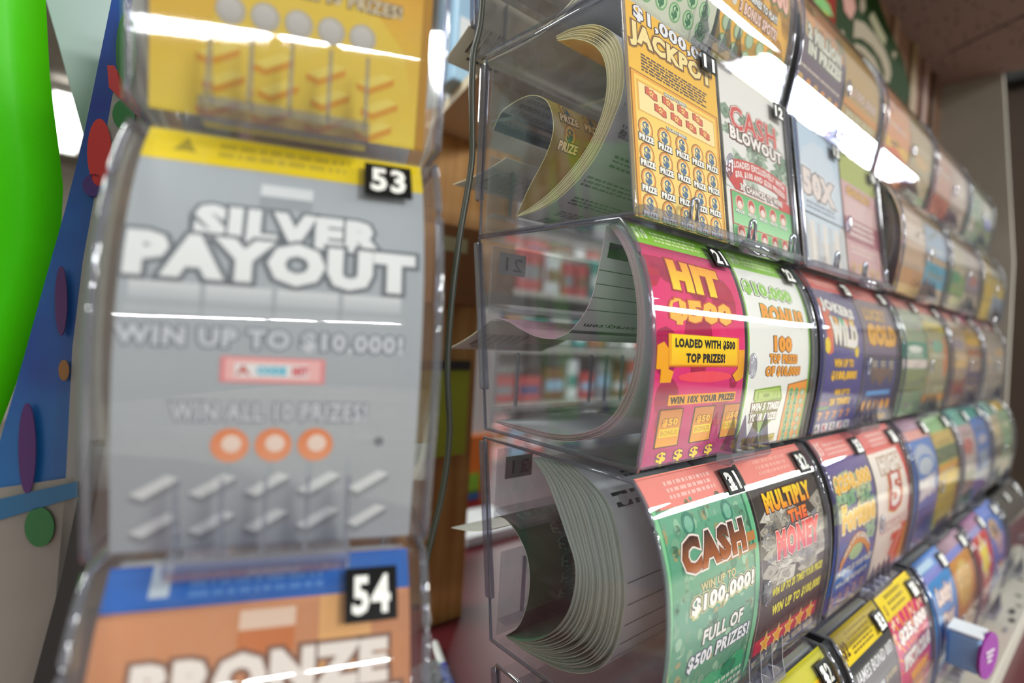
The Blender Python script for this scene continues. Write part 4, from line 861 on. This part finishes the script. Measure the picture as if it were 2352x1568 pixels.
slab('dark_edge', [(206, 1010), (236, 1010), (190, 1300), (120, 1700), (40, 1700), (140, 1330)], mat('ink_dark', C('#2b2624'), .5), root, -.0065, .001)

def flat_sheet(name, px, Y, m, th=.004, parent=None):
    bm = bmesh.new(); prism(bm, [onY(x, y, Y) for x, y in px], (0, th, 0)); return obj(name, bm, m, parent)
M_TEAL = mat('teal_film', C('#8fa6a2'), .35)
tag(flat_sheet('plastic_sheet', [(60, -160), (330, -160), (330, 420), (222, 380), (198, 330), (135, 100)], .55, M_TEAL), 'grey-teal plastic sheet rising behind the blue sign board', 'plastic sheet')
# bright green curved sheet at the left edge: a rolled flap, its rim taken along a vertical line
M_GREEN = mat('lime_plastic', C('#6ae80a'), .4)
nt = M_GREEN.node_tree; tl_ = nt.nodes.new('ShaderNodeBsdfTranslucent'); tl_.inputs['Color'].default_value = C('#7cf010'); mx = nt.nodes.new('ShaderNodeMixShader'); mx.inputs['Fac'].default_value = .45
nt.links.new(nt.nodes['Principled BSDF'].outputs[0], mx.inputs[1]); nt.links.new(tl_.outputs[0], mx.inputs[2]); nt.links.new(mx.outputs[0], nt.nodes['Material Output'].inputs['Surface'])
bm = bmesh.new(); cols = []
rim = [(92, -160), (104, 0), (113, 170), (122, 250), (134, 340), (144, 430), (138, 560), (104, 690), (56, 830), (6, 960), (-60, 1130), (-130, 1320)]
for x, y in rim:
    p = onY(x, y, .50); colv = []
    for k in range(9):
        a = k / 8 * math.pi * .62; colv.append(bm.verts.new(p + Vector((-.075 * math.sin(a) * 1.15, -.075 * (1 - math.cos(a)), 0))))
    cols.append(colv)
for i in range(len(cols) - 1):
    for k in range(8): bm.faces.new((cols[i][k], cols[i][k+1], cols[i+1][k+1], cols[i+1][k]))
g = obj('curved_plastic_flap', bm, M_GREEN, None, True)
md = g.modifiers.new('thick', 'SOLIDIFY'); md.thickness = .002
tag(g, 'bright lime green curved plastic flap beside the blue sign board', 'plastic flap')

# the one ceiling lamp in view
M_LAMP = mat('lamp_diffuser', (1, 1, 1, 1), .4); M_LAMP.node_tree.nodes['Principled BSDF'].inputs['Emission Color'].default_value = (1, 1, .96, 1); M_LAMP.node_tree.nodes['Principled BSDF'].inputs['Emission Strength'].default_value = 5.0
M_WHITE = mat('white_enamel', C('#d8d8d4'), .4)
a, b_, c, d = onZ(118, 205, 1.60), onZ(205, 222, 1.60), onZ(178, 345, 1.60), onZ(133, 348, 1.60)
y0, y1 = (a.y + b_.y)/2, (c.y + d.y)/2; x0, x1 = min(d.x, a.x), max(b_.x, c.x)
root = empty('ceiling_light', ((x0+x1)/2, (y0+y1)/2, 1.60 + ZC)); tag(root, 'glowing fluorescent ceiling light seen between green flap and blue board', 'ceiling light')
hw, hy = (x1-x0)/2 * .9, abs(y1-y0)/2
bm = bmesh.new(); box(bm, -hw, -hy, 0, hw, hy, .02); obj('diffuser', bm, M_LAMP, root)
bm = bmesh.new()
for q in ((-hw-.05, -hy-.05, -hw, hy+.05), (hw, -hy-.05, hw+.05, hy+.05), (-hw, -hy-.05, hw, -hy), (-hw, hy, hw, hy+.05)): box(bm, q[0], q[1], -.02, q[2], q[3], .06)
obj('frame', bm, M_WHITE, root)
bm = bmesh.new(); box(bm, -3.5, 1.6, 1.70 + ZC, 4.5, 12, 1.75 + ZC)
tag(obj('ceiling', bm, noise_mat('dim_ceiling_tile', C('#7a746c'), C('#8c857c'), 30, .8)), None, None, None, 'structure')

# ------------------------------------------------------------------ cable hanging in the gap
pts = catmull([(1112, -60), (1106, 30), (1100, 75), (1088, 120), (1084, 200), (1085, 300), (1084, 370), (1072, 450), (1058, 530), (1042, 650), (1032, 760), (1028, 850), (1030, 920), (1033, 980), (1027, 1060), (1012, 1150), (990, 1240), (972, 1320), (955, 1400)], 60)
bm = bmesh.new(); tube(bm, [onY(x, y, .30) for x, y in pts], .0021, 12)
tag(obj('power_cable', bm, mat('grey_cable', C('#383a31'), .42), None, True), 'dark grey cable hanging between the left tower and the rack', 'cable')

# ------------------------------------------------------------------ shop behind and around
M_MAROON = mat('maroon_laminate', C('#561a22'), .38)
bm = bmesh.new(); box(bm, -.7, -.35, -.44 + ZC, 2.2, 1.25, -.40 + ZC); bevel(bm, .004)
ctr = obj('counter', bm, M_MAROON); tag(ctr, 'maroon laminate counter under the ticket rack', 'counter')
bm = bmesh.new(); box(bm, -.65, -.25, 0, 2.15, 1.2, -.44 + ZC); obj('counter_base', bm, mat('counter_base', C('#4a3a34'), .6), ctr)
M_WOOD = noise_mat('honey_wood', C('#a87438'), C('#cc9a5c'), 5, .5, (14, 14, .8))
p0, p1 = onZ(955, 1424, -.40), onZ(1066, 1412, -.40)
bm = bmesh.new(); y = .60; xl, xr = onY(930, 1300, y).x, onY(1066, 1300, y).x
box(bm, xl, y, -.40 + ZC, xr, y + .02, .06 + ZC); root = obj('wooden_post', bm, M_WOOD); tag(root, 'brown wooden shelf upright standing on the maroon counter', 'upright')
# panelling behind, shelf board above it with packets
bm = bmesh.new(); prism(bm, [(.20, .735, -.399 + ZC), (.50, .735, -.399 + ZC), (.50, .735, .06 + ZC), (.64, .735, .06 + ZC), (.64, .735, .2995 + ZC), (.20, .735, .2995 + ZC)], (0, .015, 0)); tag(obj('panelling', bm, M_WOOD), 'honey-coloured wooden panelling under the beige shelf board', 'panelling')
E0, E1 = onZ(1005, 272, .30), onZ(1090, 180, .30); ed = (E1 - E0).normalized()
bm = bmesh.new(); prism(bm, [E0 - ed*.10, E1 + ed*.12, Vector((E1.x + ed.x*.12 + .25, .80, .30 + ZC)), Vector((E0.x - .15, .80, .30 + ZC))], (0, 0, .014))
tag(obj('shelf_board', bm, mat('beige_board', C('#d8cbb0'), .6)), 'beige shelf board above the wooden panelling', 'shelf')
def packet(name, x, y, z, w, d, h, c1, c2, label, cat, group=None):
    r = empty(name, (x, y, z)); tag(r, label, cat, group)
    bm = bmesh.new(); box(bm, -w/2, -d/2, 0, w/2, d/2, h); bevel(bm, min(w, h)*.06, 2); obj('carton', bm, c1, r)
    bm = bmesh.new(); box(bm, -w*.42, -d/2 - .0012, h*.30, w*.42, -d/2 - .0002, h*.62); obj('front_label', bm, c2, r)
    return r
pal = {k: mat('pack_' + k, C(v), .4) for k, v in dict(white='#e9ecef', blue='#4a7cc4', sky='#9fc4e0', red='#c8403a', orange='#e0782c', yellow='#e3c83a', green='#5f9a4a', teal='#3a8a88', pink='#e0a4a4', brown='#8a5c34', grey='#8d8d90', dark='#3b3836', navy='#3a4a86', lime='#8cc03a').items()}
for f, w, h, c1, c2, lb in ((.15, .05, .10, 'white', 'blue', 'white and blue packet on the beige shelf board left of the cable'), (.85, .06, .13, 'sky', 'white', 'pale blue packet on the beige shelf board behind the cable')):
    q = E0.lerp(E1, f); packet('packet', q.x + .025, q.y + .05, .3145 + ZC, w, .05, h, pal[c1], pal[c2], lb, 'packet')
q0, q1 = onY(985, 850, .592), onY(1068, 1042, .592)
root = empty('note_pad', (q0.x, .592, q1.z)); tag(root, 'yellow-green note pad fixed to the wooden upright', 'note pad')
bm = bmesh.new(); box(bm, -.02, 0, 0, q1.x - q0.x, .007, q0.z - q1.z); obj('sheets', bm, mat('yellow_green_paper', C('#b3bd3c'), .6), root)
bm = bmesh.new(); box(bm, -.02, -.0015, q0.z - q1.z, q1.x - q0.x, .007, q0.z - q1.z + .012); obj('binding', bm, pal['dark'], root)
q0, q1 = onY(1005, 505, .57), onY(1100, 705, .57)
root = empty('brown_carton', (q0.x, .575, q1.z)); tag(root, 'brown carton with pale label on the wooden upright, above the note pad', 'carton')
bm = bmesh.new(); box(bm, 0, 0, 0, q1.x - q0.x, .02, q0.z - q1.z); bevel(bm, .002); obj('carton', bm, pal['brown'], root)
bm = bmesh.new(); box(bm, .012, -.0008, (q0.z - q1.z)*.66, .05, -.0001, (q0.z - q1.z)*.84); obj('label', bm, mat('pale_label', C('#b9b48c'), .6), root)
# things beyond the upright
def far_box(name, px, Y, dep, m, label, cat):
    a, b2 = onY(px[0], px[1], Y), onY(px[2], px[3], Y)
    bm = bmesh.new(); box(bm, a.x, Y, b2.z, b2.x, Y + dep, a.z); bevel(bm, .003); return tag(obj(name, bm, m), label, cat)
far_box('white_carton', (1066, 705, 1135, 1000), .98, .12, pal['white'], 'white carton behind the wooden upright, beside the rack', 'carton')
r = far_box('snack_display', (1064, 1003, 1120, 1205), .97, .08, pal['orange'], 'orange snack display behind the wooden upright', 'display')
for k, (c, y0, y1) in enumerate((('lime', 1090, 1130), ('red', 1150, 1180), ('yellow', 1182, 1200), ('blue', 1132, 1148))):
    a, b2 = onY(1070, y0, .9685), onY(1100, y1, .9685); bm = bmesh.new(); box(bm, a.x, .9685, b2.z, b2.x, .9698, a.z); obj('printed_panel', bm, pal[c], r)
a, b2 = onY(1068, 1262, .78), onY(1140, 1398, .78)
root = empty('storage_box', (a.x, .78, -.399 + ZC)); tag(root, 'dark grey box with a white lid on the counter behind the rack', 'box')
bm = bmesh.new(); box(bm, 0, 0, 0, .16, .13, a.z - (-.399 + ZC)); bevel(bm, .004); obj('body', bm, pal['dark'], root)
bm = bmesh.new(); box(bm, .002, .002, a.z - (-.399 + ZC), .158, .128, a.z - (-.399 + ZC) + .02); bevel(bm, .003); obj('lid', bm, pal['white'], root)
# pen and plastic wrap on the counter
p, q = onZ(998, 1478, -.391), onZ(1040, 1590, -.391); d = (q - p)
root = empty('ballpoint_pen', p); tag(root, 'white pen with a blue grip lying on the maroon counter', 'pen')
bm = bmesh.new(); tube(bm, [(0,0,0), tuple(d*.03), tuple(d*.5)], .0050, 12); obj('barrel', bm, M_WHITE, root, True)
bm = bmesh.new(); tube(bm, [tuple(d*.5), tuple(d*.9), tuple(d*1.2)], .0052, 12); obj('grip', bm, mat('pen_blue', C('#2436c8'), .35), root, True)
p = onZ(982, 1575, -.375); bm = bmesh.new(); bmesh.ops.create_icosphere(bm, subdivisions=3, radius=1)
rr = random.Random(3)
for v in bm.verts: v.co = Vector((v.co.x*.026, v.co.y*.022, v.co.z*.022)) * (1 + rr.uniform(-.14, .14)) + p
tag(obj('plastic_wrap', bm, clear_mat('teal_wrap', (.62, .78, .78, 1), .18, .08, 1.5, False)), 'crumpled teal plastic wrap on the counter by the pen', 'plastic wrap')

# white price rail along the foot of the rack
bm = bmesh.new(); box(bm, .25, .091, -.400 + ZC, 1.50, .26, -.372 + ZC); bevel(bm, .002)
rail = obj('price_rail', bm, mat('white_rail', C('#aea89c'), .5)); tag(rail, 'off-white price rail running under the bottom row of dispensers', 'rail')
rr = random.Random(11)
for k in range(22):
    x = .62 + k*.04 + rr.uniform(-.01, .01); y = rr.uniform(.096, .112); w, d2 = rr.uniform(.004, .022), rr.uniform(.002, .007)
    bm = bmesh.new(); box(bm, x, y, -.3719 + ZC, x + w, y + d2, -.3711 + ZC); obj('price_mark', bm, pal['dark'] if rr.random() < .6 else pal['grey'], rail)
# clip with a purple disc
root = empty('shelf_talker', (.742, .119, -.30 + ZC)); tag(root, 'light blue clip with purple round tag sticking out under the sky blue pack', 'shelf talker')
bm = bmesh.new(); box(bm, -.016, -.030, -.020, .016, -.002, .016); bevel(bm, .003); obj('clip', bm, mat('clip_blue', C('#8fb4e0'), .4), root)
bm = bmesh.new(); box(bm, -.016, -.0302, .0165, .016, -.002, .0185); obj('clip_top', bm, pal['white'], root)
bm = bmesh.new(); bmesh.ops.create_cone(bm, cap_ends=True, segments=40, radius1=.0235, radius2=.0235, depth=.0025, matrix=Matrix.Translation((.003, -.033, -.003)) @ Matrix.Rotation(math.radians(-10), 4, 'Z') @ Matrix.Rotation(math.pi/2, 4, 'X'))
dk = obj('round_tag', bm, mat('purple_card', C('#8a1590'), .4), root)
bm = bmesh.new()
for k in range(3): box(bm, -.010 + .002*k, -.0022, .004 - k*.005, .010 - .003*k, -.0014, .0058 - k*.005)
bmesh.ops.transform(bm, matrix=Matrix.Translation((.003, -.033, -.003)) @ Matrix.Rotation(math.radians(-10), 4, 'Z'), verts=bm.verts)
obj('white_print', bm, M_WHITE, dk)

# pillar, soffit, header, sign
def struct(name, bm, m): return tag(obj(name, bm, m), None, None, None, 'structure')
bm = bmesh.new(); prism(bm, [(1.60, .16, 0), (1.60, .194, .21 + ZC), (1.60, .236, .6305 + ZC), (1.60, .75, .6305 + ZC), (1.60, .75, 0)], (.02, 0, 0)); struct('trim_1', bm, noise_mat('grey_plaster', C('#968f83'), C('#a29a8e'), 6, .75))
def soffit_mat():
    m = mat('perforated_board', C('#5f4a44'), .8); nt = m.node_tree; b = nt.nodes['Principled BSDF']
    tc = nt.nodes.new('ShaderNodeTexCoord'); mp = nt.nodes.new('ShaderNodeMapping'); mp.inputs['Scale'].default_value = (40, 90, 1)
    vo = nt.nodes.new('ShaderNodeTexVoronoi'); vo.inputs['Scale'].default_value = 1.0
    r = nt.nodes.new('ShaderNodeValToRGB'); r.color_ramp.elements[0].color = C('#2b1f19'); r.color_ramp.elements[1].color = C('#7d655d'); r.color_ramp.elements[0].position = .12; r.color_ramp.elements[1].position = .26
    nt.links.new(tc.outputs['Object'], mp.inputs['Vector']); nt.links.new(mp.outputs['Vector'], vo.inputs['Vector']); nt.links.new(vo.outputs['Distance'], r.inputs['Fac']); nt.links.new(r.outputs['Color'], b.inputs['Base Color'])
    return m
bm = bmesh.new(); prism(bm, [(.95, .36, .63 + ZC), (1.60, .36, .63 + ZC), (1.605, .19, .63 + ZC), (1.48, .13, .63 + ZC), (.95, .13, .63 + ZC)], (0, 0, .03)); struct('trim_3', bm, soffit_mat())
bm = bmesh.new(); prism(bm, [(1.42, .30, .6299 + ZC), (1.425, .30, .6299 + ZC), (1.335, .14, .6299 + ZC), (1.33, .14, .6299 + ZC)], (0, 0, -.001)); struct('trim_4', bm, pal['dark'])
M_HEAD = noise_mat('tan_panelling', C('#82614a'), C('#6a4632'), 4, .6, (10, 1, 1))
bm = bmesh.new(); box(bm, .62, .345, .335 + ZC, 1.60, .37, .75 + ZC); struct('wall_back', bm, M_HEAD)
for k, x in enumerate((1.20, 1.33, 1.42, 1.50)):
    bm = bmesh.new(); box(bm, x, .338, .30 + ZC, x + .03, .3449, .63 + ZC); struct('trim_%d' % (5 + k), bm, mat('panel_strip_%d' % k, C(('#876a55', '#7d6746', '#7a5c52', '#4e3524')[k]), .6))
root = empty('green_sign', (1.05, .333, .50 + ZC)); tag(root, 'dark green hanging sign with cream arched lettering above the top row', 'sign')
Mi = Matrix.Translation(-root.location)
def sign(name, px, c, o, parent=root, th=.0012, Y=.332):
    bm = bmesh.new(); prism(bm, [Mi @ onY(x, y, Y - o) for x, y in px], (0, th, 0)); return obj(name, bm, c, parent)
bd = sign('board', [(1905, -90), (1985, -90), (2040, 60), (2075, 140), (2092, 210), (2082, 245), (2040, 330), (1960, 330), (1920, 200), (1905, 80)], mat('sign_green', C('#1b2f12'), .6, **{'Specular IOR Level': .05}), 0, th=.004)
M_CREAM = mat('sign_cream', C('#8d8270'), .6, **{'Specular IOR Level': .05})
sign('leaf_print', [(1933, -30), (1960, -30), (1966, 20), (1955, 46), (1940, 25)], mat('sign_pink', C('#a97e74'), .6, **{'Specular IOR Level': .05}), .0014, bd)
sign('leaf_print', [(1976, -30), (1988, -30), (1988, 20), (1980, 32), (1975, 20)], M_CREAM, .0014, bd)
for x, y in ((1934, 77), (2054, 125)): sign('leaf_print', [(x-5, y), (x, y-10), (x+6, y), (x, y+10)], M_CREAM, .0014, bd)
arc = [(1963, 44), (1985, 52), (2008, 78), (2030, 110), (2044, 145), (2047, 170), (2042, 190)]
sign('arch_print', arc + [(2030, 188), (2032, 165), (2022, 135), (2002, 105), (1980, 88), (1960, 86)], M_CREAM, .0014, bd)
sign('arch_print', [(1964, 98), (1985, 108), (2010, 135), (2028, 180), (2020, 182), (2000, 146), (1980, 122), (1962, 108)], M_CREAM, .0014, bd)
sign('arch_print', [(1996, 40), (2006, 26), (2022, 60), (2036, 88), (2032, 105), (2016, 84)], mat('sign_olive', C('#8d8a70'), .6, **{'Specular IOR Level': .05}), .0014, bd)
sign('arch_print', [(1974, 150), (1982, 148), (2010, 185), (2002, 190)], mat('sign_pink2', C('#b58a76'), .6, **{'Specular IOR Level': .05}), .0014, bd)
root = empty('poster', (.86, .333, .55 + ZC)); tag(root, 'red, green and yellow poster left of the green sign', 'poster'); Mi = Matrix.Translation(-root.location)
bd = sign('sheet', [(1862, -60), (1922, -60), (1918, 60), (1902, 110), (1862, 80)], mat('poster_red', C('#7d2114'), .6, **{'Specular IOR Level': .05}), .0, root, .003)
sign('green_print', [(1865, -30), (1880, -20), (1905, 12), (1914, 40), (1898, 30), (1870, 5)], pal['green'], .0014, bd); sign('yellow_print', [(1872, 12), (1900, 30), (1908, 70), (1896, 90), (1872, 50)], mat('poster_olive', C('#a3a040'), .6, **{'Specular IOR Level': .05}), .0014, bd)

# far right: wall beyond the pillar with a black box
bm = bmesh.new(); box(bm, 2.6, .10, 0, 2.65, .9, 2.4 + ZC); struct('wall_right', bm, noise_mat('brown_wall', C('#4e3e32'), C('#42352b'), 3, .7))
p = onY(2338, 150, .26); k = 2.585 / p.x
root = empty('black_box', (2.585, (p.y)*k, (p.z - ZC)*k + ZC)); tag(root, 'small black box fixed to the brown wall beyond the pillar', 'box')
bm = bmesh.new(); box(bm, -.06, -.06, -.075, .014, .03, .075); bevel(bm, .006); obj('casing', bm, mat('black_plastic', C('#0c0b0a'), .4), root)
bm = bmesh.new(); box(bm, -.062, -.045, -.05, -.0602, .015, .05); obj('front_grille', bm, pal['dark'], root)

# floor and a far gondola of goods seen through the clear bins
bm = bmesh.new(); box(bm, -4, -9, -.05, 10.5, 9, 0); struct('floor', bm, noise_mat('shop_floor', C('#8a8378'), C('#a39c90'), 2, .35))
bm = bmesh.new(); box(bm, 10.4, -9, 0, 10.5, .2, 1.6 + ZC); struct('added_dark_wall', bm, noise_mat('dark_reflection_wall', C('#4a4038'), C('#3a342e'), 1.5, .8))  # unseen wall added to darken the reflections in the far covers
bm = bmesh.new(); box(bm, -4, 8.9, 0, 6, 9, 1.75 + ZC); struct('wall_front', bm, mat('pale_wall', C('#b9b2a8'), .7))
root = empty('shop_shelving', (2.0, 2.75, 0)); tag(root, 'pale shop shelving full of goods far behind the rack', 'shelving')
M_SHELF = mat('shelf_metal', C('#c9c4bc'), .5)
bm = bmesh.new(); box(bm, -1.6, .22, 0, 1.9, .26, 2.1); obj('back_panel', bm, M_SHELF, root)
LV = (.62, .98, 1.34, 1.70)
for z in LV:
    bm = bmesh.new(); box(bm, -1.6, -.18, z - .03, 1.9, .219, z); obj('shelf', bm, M_SHELF, root)
rr = random.Random(5); names = ['white', 'grey', 'sky', 'pink', 'white', 'navy', 'brown', 'teal', 'grey', 'red']
for z in LV[:]:
    x = .46
    while x < 3.82:
        w, h = rr.uniform(.10, .22), rr.uniform(.16, .29); c1, c2 = rr.sample(names, 2)
        packet('goods_packet', x + w/2, 2.75, z + .0003, w, .2, h, pal[c1], pal[c2], 'small blurred packet on the pale shelving behind the rack', 'packet', 'goods on the pale shelving'); x += w + .03
